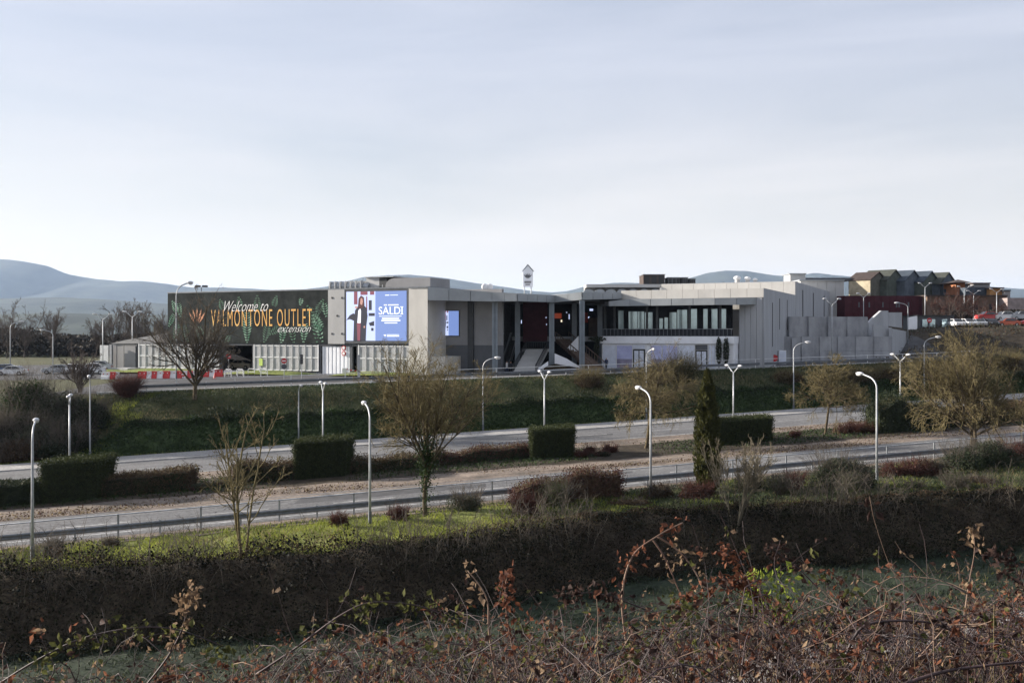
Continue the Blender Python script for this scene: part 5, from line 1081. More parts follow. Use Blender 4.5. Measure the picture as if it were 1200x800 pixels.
def hedge(name, label, px0, px1, off0, depth, h, seed, leaf, ls=.06, dens=260, taper=.0, rough=.06, group=None, core='leaf_dark', lump=.0, cat='hedge', twigs=False):
    r = np.random.default_rng(seed); x0, x1 = pxoff(px0, off0)[0], pxoff(px1, off0)[0]; xm = (x0 + x1) / 2
    base = rp(xm, off0); t = thing(name, label, cat, (base[0], base[1], g(*base)), group=group)
    Wl = x1 - x0
    def pos(a, b, c): # a along 0..1, b depth 0..1, c height 0..1
        k = 1 + taper * (c - 1); x = xm + (a - .5) * Wl * k; o = off0 + depth / 2 + (b - .5) * depth * k
        lm = 1 + lump * (np.sin(a * Wl * 1.7 + seed) * .5 + np.sin(a * Wl * .6 + 2 * seed) * .6)
        return np.stack([x, o + K * x, 0.035 * x + c * h * lm], -1)
    # core just inside the leaves
    na, nb_, ncc = max(4, int(Wl / .6)), 4, 4; mb = MB()
    def face(fn, m_, n_):
        i0 = len(mb.v)
        for i in range(m_ + 1):
            for j in range(n_ + 1): a, b, c = fn(i / m_, j / n_); mb.v.append(tuple(pos(np.float64(.02 + .96 * a), np.float64(.03 + .94 * b), np.float64(c * .965))))
        for i in range(m_):
            for j in range(n_): q_ = i0 + i * (n_ + 1) + j; mb.f.append((q_, q_ + n_ + 1, q_ + n_ + 2, q_ + 1))
    face(lambda i, j: (i, 0, j), na, ncc); face(lambda i, j: (i, 1, j), na, ncc); face(lambda i, j: (i, j, 1), na, nb_); face(lambda i, j: (0, i, j), nb_, ncc); face(lambda i, j: (1, i, j), nb_, ncc)
    mb.build('core', core, t)
    parts = []
    for fn, area in (((lambda n_: (r.uniform(0, 1, n_), np.zeros(n_), r.uniform(0, 1, n_))), Wl * h), ((lambda n_: (r.uniform(0, 1, n_), r.uniform(0, 1, n_), np.ones(n_))), Wl * depth * 1.2), ((lambda n_: (np.zeros(n_), r.uniform(0, 1, n_), r.uniform(0, 1, n_))), depth * h), ((lambda n_: (np.ones(n_), r.uniform(0, 1, n_), r.uniform(0, 1, n_))), depth * h)):
        n_ = int(area * dens); C = pos(*fn(n_)) + r.normal(0, rough, (n_, 3)); parts.append(leaves_np(r, C, ls))
    V, Fq = join_np(parts); foliage('leaves', [(V, Fq, 0)], [leaf], t)
    n_ = int(Wl * depth * (30 if twigs else 10)); S = pos(r.uniform(.02, .98, n_), r.uniform(.05, .95, n_), np.full(n_, .9)); P = grow(r, S, np.stack([r.normal(0, .35, n_), r.normal(0, .35, n_), np.ones(n_)], -1), r.uniform(.15, .4, n_) * (1.6 if twigs else 1), 3, .2, 0)
    foliage('shoots', [(*tubes_np([(P, np.full((n_, 3), .008), 3)]), 0)], ['twig' if twigs else 'twig_grey'], t)
    return t

# ------------------------------------------------------------------ trees
def rpt(px, py): X, Y = road_px(px, py); return Vector((X, Y, g(X, Y)))
p = rpt(499, 603); tree('bare_tree', 'bare tree with ivy clad trunk and dense tan twigs by the guardrail', p, 195 * p.y / F, 3.3, .2, 18, W=9.6, minr=.012, n=(14, 10, 9, 6), ang=(32, 36, 40, 40), lens=(.95, .52, .5, .6), wig=.12, ivy=60, tlow=.62)
q_ = pxoff(228, 122); p = Vector((*q_, g(*q_))); tree('bare_tree', 'dark bare spreading tree standing before the painted hoarding', p, 117 * p.y / F, 2.6, .26, 12, W=9.8, n=(13, 10, 9, 6), ang=(36, 36, 38, 40), lens=(1.0, .5, .42, .4), mats=('bark', 'twig_grey'), minr=.016, tlow=.55)
q_ = pxoff(757, 87); p = Vector((*q_, g(*q_))); tree('weeping_tree', 'weeping tan tree on the median in front of the shop posters', p, 105 * p.y / F, 3.2, .16, 13, W=9.6, minr=.013, n=(14, 10, 8, 5), ang=(62, 44, 42, 40), lens=(.8, .6, .55, .65), wig=.11, up=(.05, -.05, -.09, -.12), tlow=.7)
q_ = pxoff(967, 86); p = Vector((*q_, g(*q_))); tree('bare_tree', 'small wide crowned bare tree on the median near the yard walls', p, 92 * p.y / F, 2.9, .16, 14, W=8.8, minr=.013, n=(13, 10, 8, 5), ang=(60, 44, 42, 40), lens=(.75, .6, .55, .65), wig=.11, up=(.04, -.03, -.06, -.08), tlow=.72)
p = rpt(1143, 529); tree('bare_tree', 'broad many limbed bare tree rising from grey shrubs beside the guardrail', p, 134 * p.y / F, 2.4, .2, 15, W=10.4, minr=.014, stems=2, n=(11, 10, 8, 5), ang=(50, 42, 40, 38), lens=(1.0, .55, .52, .62), wig=.11, up=(.04, .0, -.03, -.05), tlow=.5, spread=.15)
q_ = pxoff(285, 56.2); p = Vector((*q_, g(*q_))); tree('bare_sapling', 'thin twin stemmed sapling with few branches on the near bank', p, 7.7, 5.6, .075, 16, stems=4, W=3.2, n=(8, 5, 4, 3), mats=('twig', 'twig'), ang=(42, 38, 40, 40), lens=(1.0, .4, .4, .4), spread=.13, tlow=.25, minr=.012)
p = rpt(861, 606); tree('shrub_tree', 'pale grey many stemmed shrub in front of the cypress', p, 108 * p.y / F, 1.9, .06, 17, stems=5, W=4.4, n=(5, 6, 6, 4), ang=(22, 28, 32, 32), lens=(.8, .45, .4, .4), up=(.06, .05, .04, .02), spread=.32, minr=.011, mats=('twig_pale', 'twig_pale'), cat='shrub')
for i, (px, off, hpx_, sd, lab) in enumerate(((93, 131, 52, 21, 'small dark fan shaped bare tree by the car park'),)):
    q_ = pxoff(px, off); p = Vector((*q_, g(*q_))); tree('bare_tree', lab, p, hpx_ * p.y / F, 1.2, .16, sd, stems=2, n=(9, 7, 7, 5), ang=(45, 36, 36, 36), lens=(1.0, .5, .42, .4), mats=('twig_far', 'twig_far'), minr=.014, tlow=.3)
far = [(8, 235, 44, 31, 'tall dark bare tree at the edge of the far wood'), (28, 240, 30, 32, 'low spreading bare tree at the far wood edge'), (61, 235, 37, 33, 'narrow upright bare tree behind the dark headed lamp'), (112, 240, 24, 34, 'small bare tree behind the car park hatchbacks'), (133, 230, 41, 35, 'big round bare tree behind the grey shed'), (150, 238, 42, 36, 'tallest twiggy tree behind the grey shed'), (170, 232, 40, 37, 'wide bare tree close to the hoarding edge'), (186, 236, 34, 38, 'bare tree touching the hoarding edge')]
for px, Y, hh, sd, lab in far:
    x = (px - 600) / F * Y; p = Vector((x, Y, g(x, Y))); tree('bare_tree', lab, p, (hh + 22) * Y / F, 3.0, .2, sd, n=(9, 8, 6, 4), ang=(32, 34, 36, 38), W=(hh + 4) * Y / F, mats=('twig_far', 'twig_far'), minr=.03, tlow=.4, group='bare trees behind the car park')
for px, Y, hh, sd, lab in ((1098, 184, 34, 41, 'brown bare tree before the brown building'), (1112, 183, 40, 42, 'wide brown bare tree beside the kiosk'), (1128, 186, 36, 43, 'bare tree beside the raised car park entrance'), (1146, 190, 30, 44, 'low bare tree behind the white cars'), (1172, 192, 26, 45, 'small bare tree behind the orange cars')):
    x = (px - 600) / F * Y; p = Vector((x, Y, g(x, Y))); tree('bare_tree', lab, p, hh * Y / F, 2.0, .16, sd, n=(9, 8, 6, 4), ang=(36, 36, 38, 40), W=hh * 1.1 * Y / F, mats=('twig_far', 'twig_red'), minr=.022, tlow=.4, group='bare trees by the raised car park')
# cypress
p = rpt(829, 577); r = np.random.default_rng(5); t = thing('cypress_tree', 'tall narrow brownish green cypress beside the guardrail', 'tree', tuple(p)); Hc = 145 * p.y / F
mb = MB(); mb.tube([p - Vector((0, 0, .2)), p + Vector((0, 0, Hc * .8))], [.14, .04], 8); mb.build('trunk', 'bark', t)
nC = 17000; zc = r.uniform(.02, 1, nC); rad = np.interp(zc, [0, .08, .3, .6, .85, 1.0], [.4, .66, .8, .7, .42, .05]); an = r.uniform(0, 6.28, nC); lump = 1 + .13 * np.sin(an * 5 + zc * 23) + .1 * np.sin(an * 3 - zc * 41) + .08 * np.sin(an * 9 + zc * 70)
rr_ = rad * lump * (r.uniform(.55, 1.06, nC)); C = np.array(p) + np.stack([np.cos(an) * rr_, np.sin(an) * rr_, zc * Hc], -1)
s_ = .1 * r.uniform(.6, 1.5, nC)[:, None]; a_ = unit(np.stack([np.cos(an) * .5, np.sin(an) * .5, np.ones(nC)], -1) + .35 * r.normal(size=(nC, 3))); b_ = unit(np.cross(a_, r.normal(size=(nC, 3))))
V = np.stack([C - a_ * s_, C + b_ * s_ * .4, C + a_ * s_ * 1.3, C - b_ * s_ * .4], 1).reshape(-1, 3); foliage('crown', [(V, np.arange(nC * 4).reshape(-1, 4), 0)], ['leaf_cypress'], t)

# ------------------------------------------------------------------ hedges on the median
gh = 'trimmed box hedges on the median'
hedge('box_hedge', 'dark trimmed block hedge, widest of the row, before the evergreen shrubs', 45, 116, 83.0, 3.4, 2.85, 51, 'leaf_hedge', dens=320, rough=.12, taper=.12, group=gh)
hedge('box_hedge', 'dark trimmed block hedge left of the ivy trunked tree', 343, 408, 84.6, 3.2, 2.95, 52, 'leaf_hedge', dens=320, rough=.12, taper=.10, group=gh)
hedge('box_hedge', 'dark trimmed block hedge standing alone before the stairs', 622, 673, 85, 3.2, 2.5, 53, 'leaf_hedge', dens=320, rough=.12, taper=.08, group=gh)
hedge('box_hedge', 'dark trimmed block hedge right of the cypress', 838, 906, 84.5, 3.0, 2.2, 54, 'leaf_hedge', dens=320, rough=.12, taper=.04, group=gh)
gl_ = 'low hedges along the median'
hedge('low_hedge', 'low dark hedge running left of the widest block hedge', -60, 46, 83.5, 3.0, 1.5, 55, 'leaf_dark', ls=.07, dens=200, lump=.06, rough=.1, group=gl_)
hedge('low_hedge', 'long low dark hedge right of the widest block hedge', 117, 218, 83.8, 3.0, 1.25, 56, 'leaf_brown', ls=.07, dens=210, lump=.12, rough=.15, group=gl_, twigs=True)
hedge('low_hedge', 'low brown hedge with loose twigs before the left block hedge pair', 272, 343, 85, 2.4, 1.15, 57, 'leaf_brown', ls=.07, dens=200, lump=.25, rough=.2, group=gl_, twigs=True)
hedge('low_hedge', 'low tangled brown hedge behind the ivy trunked tree', 410, 516, 85.5, 2.4, .95, 58, 'leaf_brown', ls=.07, dens=170, lump=.3, rough=.22, group=gl_, twigs=True)
hedge('low_hedge', 'low reddish hedge between ivy trunked tree and lone block hedge', 517, 621, 86.5, 2.2, .8, 59, 'leaf_redbrown', ls=.07, dens=190, lump=.3, rough=.2, group=gl_, twigs=True)
hedge('low_hedge', 'tall dark median shrubs around a double lamp', 1030, 1112, 83.5, 4.0, 2.3, 60, 'leaf_dark', ls=.08, dens=170, lump=.38, rough=.35, group=gl_, twigs=True)
hedge('low_hedge', 'dark median hedge behind the broad bare tree', 1112, 1260, 84, 3.5, 1.5, 61, 'leaf_brown', ls=.08, dens=150, lump=.12, rough=.2, group=gl_, twigs=True)
gb = 'small round bushes on the median'
for i, (px, off, w, h, m, lab) in enumerate(((682, 84, .8, .9, 'leaf_redbrown', 'small clipped red bush touching the lone block hedge'), (692, 86, .8, 1.0, 'leaf_redbrown', 'small clipped red bush, second from the lone block hedge'), (716, 86, 1.0, 1.1, 'leaf_redbrown', 'rounded red bush left of the weeping tree'), (705, 84, 1.2, .7, 'leaf_dark', 'low dark ground bush between red median bushes'), (932, 86, .8, .85, 'leaf_redbrown', 'small red bush left of the wide crowned median tree'), (992, 85.5, 1.4, 1.5, 'leaf_redbrown', 'red bush right of the wide crowned median tree'), (1008, 86, 1.4, 1.4, 'leaf_redbrown', 'red bush before the tall dark median shrubs'), (1018, 84.5, 1.2, 1.2, 'leaf_brown', 'brown bush at the edge of the tall dark median shrubs'), (230, 84, 1.5, .6, 'leaf_grey', 'low grey brushwood right of the long low hedge'), (250, 84.5, 1.6, .7, 'leaf_grey', 'grey brushwood left of the tangled brown hedge'))):
    q_ = pxoff(px, off); bush('median_bush', lab, (*q_, g(*q_)), w, w * .8, h, 70 + i, m, 1500, .06, 7, 'twig_red', 60, gb)
# ground cover on the median bed
r = np.random.default_rng(91); n_ = 26000; X = r.uniform(-70, 75, n_); O = r.uniform(81.4, 90.4, n_); keep = (np.sin(X * .5) + np.sin(X * .21 + 2) + r.normal(0, .5, n_) > -.4); X, O = X[keep], O[keep]
C = np.stack([X, O + K * X, .035 * X + r.uniform(.02, .22, len(X))], -1); foliage('ground_cover', [(*leaves_np(r, C, .085), 0)], ['leaf_ivy'], kind='stuff')

# ------------------------------------------------------------------ shrubs on the near verge
gv = 'shrubs on the near verge'
vs = [(653, 593, 1.3, 1.0, 1.9, 'leaf_broom', .5, 'tall grassy broom before the reddish verge hedge'), (548, 598, 1.4, 1.1, 1.6, 'leaf_grey', 0, 'rounded dark grey shrub right of the ivy trunked tree'), (468, 610, .75, .7, 1.0, 'leaf_redbrown', 0, 'small purple brown bush left of the ivy trunked tree'), (396, 617, .6, .5, .9, 'leaf_redbrown', 0, 'small purple brown bush between lamp and sapling'),
      (64, 650, .55, .5, 1.3, 'leaf_dark', 0, 'small dark leaning shrub beside the left bank lamp'), (130, 638, .6, .5, .6, 'leaf_brown', 0, 'small dark tussock below the guardrail'), (616, 600, 1.0, .8, 1.5, 'leaf_redbrown', 0, 'red bush at the left end of the verge hedge'), (772, 582, 1.3, 1.0, 1.2, 'leaf_brown', 0, 'brown bush at the foot of the lamp by the cypress'), (818, 584, 1.4, 1.1, 1.5, 'leaf_redbrown', 0, 'red brown bush at the foot of the cypress'), (880, 572, 1.5, 1.0, 1.3, 'leaf_dark', 0, 'dark bush behind the pale many stemmed shrub'),
      (915, 578, 1.0, .9, 1.5, 'leaf_broom', .4, 'green broom left of the large grey shrub'), (932, 573, 1.0, .8, 1.3, 'leaf_redbrown', 0, 'red bush between broom and the large grey shrub'), (978, 570, 2.3, 1.9, 3.0, 'leaf_verge', .0, 'large grey green shrub left of the lamp'), (1005, 572, 1.3, 1.1, 2.0, 'leaf_verge', .0, 'grey green shrub leaning on the larger one by the lamp'), (997, 583, 1.1, .9, 1.7, 'leaf_broom', .5, 'pale broom in front of the large grey shrub'), (1050, 558, 1.6, 1.2, 1.4, 'leaf_redbrown', 0, 'red twiggy bush right of the lamp'), (1075, 556, 1.7, 1.2, 1.5, 'leaf_redbrown', 0, 'red twiggy bush before the guardrail, second from the lamp'), (1092, 555, 1.4, 1.0, 1.3, 'leaf_brown', 0, 'brown bush between red bush and grey shrubs'),
      (1125, 549, 2.3, 1.8, 2.4, 'leaf_verge', .0, 'grey shrub at the left foot of the broad bare tree'), (1160, 546, 2.4, 1.8, 2.4, 'leaf_verge', .0, 'grey shrub at the right foot of the broad bare tree'), (1190, 540, 1.8, 1.4, 1.9, 'leaf_redbrown', 0, 'red bush at the end of the grey shrubs'), (1120, 572, 1.3, 1.0, 1.2, 'leaf_broom', .4, 'green broom low on the bank below the grey shrubs'), (1070, 574, .8, .7, .8, 'leaf_broom', .3, 'small green broom on the frosty bank'), (1150, 566, 1.2, 1.0, .8, 'leaf_brown', 0, 'low brown bramble patch below the grey shrubs'), (740, 592, 1.6, 1.0, .7, 'leaf_brown', 0, 'low brown bramble patch below the verge hedge'), (700, 606, 1.6, 1.1, .7, 'leaf_grey', 0, 'low grey tussock below the verge hedge')]
for i, (px, py, rx, ry, h, m, sp, lab) in enumerate(vs):
    p = rpt(px, py); bush('verge_shrub', lab, tuple(p), rx, ry, h, 110 + i, m, int((2000 if m == 'leaf_verge' else 900) * (rx * h + .6)), .06, 11, 'twig_red' if 'red' in m else 'twig_grey', 90, gv, 'shrub', sp)
for i, (px0, px1, lab) in enumerate(((602, 665, 'reddish brown verge hedge, left length by the broom'), (666, 728, 'reddish brown verge hedge, right length before the lamp'))):
    hedge('verge_hedge', lab, px0, px1, 62.6, 1.8, 1.35, 150 + i, 'leaf_redbrown', ls=.055, dens=260, lump=.32, rough=.2, group='reddish hedge on the near verge', twigs=True, core='leaf_brown')

# ------------------------------------------------------------------ shrubs left of the ivy bank, twiggy shrubs on its crest
ge = 'evergreen shrubs below the car park'
for i, (px, off, rx, h, m, lab) in enumerate(((28, 122, 3.4, 5.6, 'leaf_ivy', 'tall green pointed evergreen shrub below the car park'), (70, 121, 3.8, 4.6, 'leaf_grey', 'wide grey leaved shrub below the silver hatchback'), (102, 120, 3.2, 4.2, 'leaf_dark', 'dark evergreen shrub beneath the fan shaped bare tree'), (8, 119, 3.2, 4.2, 'leaf_dark', 'dark evergreen shrub left of the pointed one'), (45, 118, 3.6, 4.0, 'leaf_grey', 'grey leaved shrub halfway down the slope'), (82, 116.5, 3.4, 3.6, 'leaf_dark', 'dark shrub at the slope foot by the double lamp'), (20, 116, 3.0, 2.8, 'leaf_brown', 'brown shrub at the slope foot by the road'), (52, 115.6, 2.8, 2.6, 'leaf_dark', 'low dark shrub at the slope foot between taller ones'), (-22, 118, 4.0, 4.4, 'leaf_dark', 'dark shrub mass at the end of the evergreen group'))):
    q_ = pxoff(px, off); bush('evergreen_shrub', lab, (*q_, g(*q_)), rx, rx * .8, h, 170 + i, m, 4200, .15, 15, 'twig_grey', 160, ge, 'shrub')
q_ = pxoff(6, 114.6); bush('roadside_bush', 'small round brown bush at the kerb below the evergreen shrubs', (*q_, g(*q_)), 1.0, .9, 1.3, 190, 'leaf_brown', 1200, .07, 7, 'twig_grey', 60)
q_ = pxoff(149, 125); bush('twiggy_bush', 'reddish twiggy bush on the bank beside the barriers', (*q_, g(*q_)), 2.2, 2.0, 2.6, 191, 'leaf_redbrown', 900, .07, 9, 'twig_red', 420)
for i, (px, off, rx, h, lab) in enumerate(((800, 121, 3.0, 4.0, 'dense dark shrub right of the weeping tree crown'), (775, 121, 2.6, 3.0, 'brown shrub behind the weeping tree'), (690, 121, 2.4, 2.6, 'brown twiggy shrub before the railed stair'), (925, 119, 2.6, 2.2, 'brown bramble on the bank below the roller shutter'), (1000, 118, 3.2, 2.6, 'brown bramble on the bank below the yard walls'), (1040, 118, 3.0, 2.8, 'brown bramble on the bank behind the double lamp'), (1090, 119, 3.6, 3.0, 'brown bramble on the bank below the kiosk'), (1130, 120, 3.6, 3.2, 'tall brown bramble below the raised car park'), (1180, 120, 3.6, 3.2, 'brown bramble below the orange cars'))):
    q_ = pxoff(px, off); bush('bank_shrub', lab, (*q_, g(*q_)), rx, rx * .7, h, 200 + i, 'leaf_brown' if i else 'leaf_dark', 2600, .09, 10, 'twig', 260, 'shrubs on the ivy bank', 'shrub')

# ------------------------------------------------------------------ ivy on the steep bank, brambles on the near bank, grass
r = np.random.default_rng(301); n_ = 60000; X = r.uniform(-43, 75, n_); O = 113.7 + 3.2 * r.uniform(0, 1, n_); Yv = O + K * X
lumpy = .25 + .35 * np.maximum(0, np.sin(X * .9) + .6 * np.sin(X * 2.3 + O * 3)) * (O > 115.6)
C = np.stack([X, Yv, gz(X, Yv) + r.uniform(-.05, 1, n_) * lumpy], -1); foliage('ivy_cover', [(*leaves_np(r, C, .12), 0)], ['leaf_ivy'], kind='stuff')
n_ = 16000; X = r.uniform(-42, 75, n_); O = r.normal(116.4, .45, n_); Yv = O + K * X; hh = .5 + .45 * (np.sin(X * .35) + np.sin(X * .8 + 1)) ; C = np.stack([X, Yv, gz(X, Yv) + r.uniform(0, 1, n_) * np.clip(hh, .15, 1.4)], -1)
foliage('crest_growth', [(*leaves_np(r, C, .12), 0)], ['leaf_dark'], kind='stuff')
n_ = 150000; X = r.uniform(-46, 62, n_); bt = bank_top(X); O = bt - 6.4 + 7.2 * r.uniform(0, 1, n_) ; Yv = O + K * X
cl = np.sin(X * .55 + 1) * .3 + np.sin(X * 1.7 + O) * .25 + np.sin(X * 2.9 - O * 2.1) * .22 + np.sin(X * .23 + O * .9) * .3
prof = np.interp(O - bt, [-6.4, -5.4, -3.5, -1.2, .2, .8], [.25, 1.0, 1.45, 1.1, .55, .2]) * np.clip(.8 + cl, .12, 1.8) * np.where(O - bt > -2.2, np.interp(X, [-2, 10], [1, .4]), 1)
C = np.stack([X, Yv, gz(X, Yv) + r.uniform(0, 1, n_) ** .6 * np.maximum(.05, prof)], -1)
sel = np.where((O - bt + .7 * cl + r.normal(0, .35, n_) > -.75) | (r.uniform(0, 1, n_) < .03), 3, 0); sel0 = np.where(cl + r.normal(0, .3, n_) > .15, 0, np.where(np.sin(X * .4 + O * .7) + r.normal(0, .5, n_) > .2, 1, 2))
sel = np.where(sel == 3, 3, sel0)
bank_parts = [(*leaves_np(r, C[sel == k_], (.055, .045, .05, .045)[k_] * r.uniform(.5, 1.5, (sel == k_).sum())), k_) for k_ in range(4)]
nt_ = 5000; Xt = r.uniform(-46, 62, nt_); bt = bank_top(Xt); Ot = bt - 6.0 + 6.6 * r.uniform(0, 1, nt_); Yt = Ot + K * Xt; S = np.stack([Xt, Yt, gz(Xt, Yt)], -1)
P = grow(r, S, np.stack([r.normal(0, .6, nt_), r.normal(-.35, .5, nt_), np.ones(nt_)], -1), r.uniform(.8, 2.4, nt_), 6, .12, -.16)
ns_ = 1500; Xs = r.uniform(-46, 62, ns_); Xs = Xs[np.sin(Xs * .7) + np.sin(Xs * .31 + 2) + r.normal(0, .6, ns_) > -.2]; ns_ = len(Xs); Os = bank_top(Xs) + r.uniform(-3.2, .6, ns_); Ys = Os + K * Xs
Ps = grow(r, np.stack([Xs, Ys, gz(Xs, Ys)], -1), np.stack([r.normal(0, .3, ns_), r.normal(0, .3, ns_), np.ones(ns_)], -1), r.uniform(1.0, 2.5, ns_), 5, .12, 0); Ps2, Rs2 = spawn(r, Ps, np.linspace(.02, .009, 5)[None] * np.ones((ns_, 1)), 6, .3, 1, 38, .4, 4, .16, 0, .7, .007)
tb_s = tubes_np([(Ps, np.linspace(.02, .009, 5)[None] * np.ones((ns_, 1)), 3), (Ps2, Rs2, 3)])
tb_ = tubes_np([(P, np.linspace(.014, .006, 6)[None] * np.ones((nt_, 1)), 3)])
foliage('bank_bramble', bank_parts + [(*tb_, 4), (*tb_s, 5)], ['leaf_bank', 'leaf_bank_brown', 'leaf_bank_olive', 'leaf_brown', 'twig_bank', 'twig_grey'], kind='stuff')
def grass(name, n_, xr, of, hgt, m, seed, lean=.35, wid=.018, mask=None):
    r = np.random.default_rng(seed); X = r.uniform(*xr, n_); O = of(r, X, n_); Yv = O + K * X
    if mask is not None: k_ = mask(X, O, r); X, O, Yv = X[k_], O[k_], Yv[k_]
    n_ = len(X); B = np.stack([X, Yv, gz(X, Yv) - .02], -1); h = hgt * r.uniform(.5, 1.5, n_)[:, None]; a = r.uniform(0, 6.28, n_); s = np.stack([np.cos(a), np.sin(a), a * 0], -1) * wid; d = np.stack([r.normal(0, lean, n_), r.normal(0, lean, n_), np.ones(n_)], -1)
    V = np.stack([B - s, B + s, B + d * h + s * .25, B + d * h - s * .25], 1).reshape(-1, 3); foliage(name, [(V, np.arange(n_ * 4).reshape(-1, 4), 0)], [m], kind='stuff')
grass('verge_grass', 75000, (-44, 56), lambda r, X, n: bank_top(X) - .2 + r.uniform(0, 1, n) * (65.6 - bank_top(X)), .16, 'blade', 401, .5, .03, lambda X, O, r: (np.sin(X * .45 + O * .6) + .8 * np.sin(X * .9 - O * .5) + r.normal(0, .5, len(X)) > np.interp(X, [-30, 2, 10, 40], [-1.6, -.9, .9, .7])))
grass('frosty_grass', 45000, (0, 58), lambda r, X, n: bank_top(X) - .2 + r.uniform(0, 1, n) * (65.6 - bank_top(X)), .16, 'blade_slope', 408, .5, .03)
grass('dry_grass', 22000, (-44, 56), lambda r, X, n: bank_top(X) - .6 + r.uniform(0, 1, n) * (66.4 - bank_top(X)), .22, 'blade_dry', 402, .5, .02, lambda X, O, r: (np.sin(X * .4 + 1) + np.sin(O * .9 + X * .2) + r.normal(0, .5, len(X))) > .5)
grass('field_grass', 60000, (-30, 44), lambda r, X, n: 30 + r.uniform(0, 1, n) * (bank_top(X) - 35.5), .16, 'blade_frost', 403, .7, .03, lambda X, O, r: ((O < 33) | (O > 36.6)) & (np.sin(X * 2.1 + O) + np.sin(X * .9 - O * 1.7) + np.sin(O * 3.1 + X * .4) + r.normal(0, .7, len(X)) > -.3))
grass('field_weeds', 5000, (-30, 44), lambda r, X, n: 30 + r.uniform(0, 1, n) * (bank_top(X) - 33), .3, 'blade_dry', 406, .6, .02, lambda X, O, r: (np.sin(X * .8 + O * .5) + np.sin(X * .3 - O) + r.normal(0, .4, len(X)) > .9))
grass('slope_grass', 60000, (-46, 72), lambda r, X, n: r.uniform(116.8, 126.4, n), .2, 'blade_slope', 404, .5, .04)
grass('slope_dry_grass', 20000, (-46, 72), lambda r, X, n: r.uniform(116.8, 126.4, n), .26, 'blade_dry', 407, .6, .03, lambda X, O, r: (np.sin(X * .35 + O * .5) + np.sin(X * .13 - O * .9) + r.normal(0, .4, len(X)) > .7))
r = np.random.default_rng(511); n_ = 16000; X = r.uniform(56, 100, n_); Yv = r.uniform(142, 173, n_); k_ = np.sin(X * .5 + Yv * .4) + np.sin(X * .23 - Yv * .6) + r.normal(0, .6, n_) > -.2; X, Yv = X[k_], Yv[k_]
C = np.stack([X, Yv, gz(X, Yv) + r.uniform(.02, .7, len(X))], -1); foliage('slope_scrub', [(*leaves_np(r, C[::2], .13), 0), (*leaves_np(r, C[1::2], .12), 1)], ['leaf_brown', 'leaf_grey'], kind='stuff')
grass('bank_end_grass', 9000, (-50, -39), lambda r, X, n: r.uniform(114.2, 125, n), .22, 'blade', 409, .5, .04, lambda X, O, r: np.sin(X * .9 + O) + np.sin(O * .8 - X) + r.normal(0, .4, len(X)) > -.3)
grass('kerb_grass', 9000, (-60, 75), lambda r, X, n: r.uniform(113.3, 114.2, n), .2, 'blade', 405, .5, .04)
r = np.random.default_rng(521); n_ = 26000; X = r.uniform(-50, 62, n_); O = np.where(r.uniform(0, 1, n_) < .6, 76.3 + np.abs(r.normal(0, 2.4, n_)), 95.2 - np.abs(r.normal(0, 1.8, n_))); k_ = np.sin(X * .33 + O * .8) + np.sin(X * .12 - O * .5) + r.normal(0, .6, n_) > .1; X, O = X[k_], O[k_]
C = np.stack([X, O + K * X, .035 * X + r.uniform(.01, .06, len(X))], -1); foliage('leaf_litter', [(*leaves_np(r, C[::3], .07), 0), (*leaves_np(r, C[1::3], .06), 1), (*leaves_np(r, C[2::3], .06), 2)], ['leaf_brown', 'leaf_redbrown', 'blade_dry'], kind='stuff')
# distant wood behind the car park
r = np.random.default_rng(501); n_ = 26000; X = r.uniform(-190, -70, n_); Yv = 245 + r.uniform(0, 40, n_); hh = 5.2 + 1.4 * np.sin(X * .13) + .9 * np.sin(X * .37 + 1); C = np.stack([X, Yv, gz(X, Yv) + hh * r.uniform(0, 1, n_) ** .7], -1)
leafmat('leaf_far', (.05, .042, .034), (.025, .024, .02), .4, .1); foliage('distant_wood', [(*leaves_np(r, C, .5), 0)], ['leaf_far'], kind='stuff')
n_ = 9000; X = r.uniform(84, 125, n_); Yv = 194 + r.uniform(0, 6, n_); C = np.stack([X, Yv, gz(X, Yv) + 2.8 * r.uniform(0, 1, n_)], -1); foliage('car_park_thicket', [(*leaves_np(r, C, .28), 0)], ['leaf_far'], kind='stuff')

# ------------------------------------------------------------------ brambles in front of the camera
r = np.random.default_rng(601)
ENV = ([-150, 0, 100, 200, 300, 400, 500, 600, 690, 760, 820, 900, 1000, 1100, 1200, 1350], [822, 818, 812, 804, 792, 778, 758, 748, 764, 764, 740, 728, 728, 722, 712, 702])
def env_z(x, Y): px = 600 + x / Y * F; return ZC + (HY - np.interp(px, *ENV)) * Y / F
nc_ = 1900; Yc = r.uniform(4.2, 11, nc_); pxc = r.uniform(-140, 1340, nc_); kp = r.uniform(0, 1, nc_) < np.interp(pxc, [-140, 250, 450, 900], [.3, .38, .7, 1]); Yc, pxc = Yc[kp], pxc[kp]; nc_ = len(Yc); X = (pxc - 600) / F * Yc; zg = gz(X, Yc); S = np.stack([X, Yc, zg], -1)
top = env_z(X, Yc) - r.exponential(.22, nc_) + .05; hgt = np.maximum(top - zg, .35); a = r.uniform(0, 6.28, nc_); sp = r.uniform(.3, 1.1, nc_) * hgt
tt_ = np.linspace(0, 1, 12)[None]; arch = np.sin(np.pi * np.minimum(tt_ * .78, 1))          # rises, arches over and droops
P = np.empty((nc_, 12, 3)); drift = r.normal(0, .05, (nc_, 12, 3)).cumsum(1) * .5
P[..., 0] = X[:, None] + np.cos(a)[:, None] * sp[:, None] * tt_ ** 1.3 * 1.2; P[..., 1] = Yc[:, None] + np.sin(a)[:, None] * sp[:, None] * tt_ ** 1.3 * .8; P[..., 2] = zg[:, None] + hgt[:, None] * arch; P += drift; P[..., 1] = np.maximum(P[..., 1], 3.0)
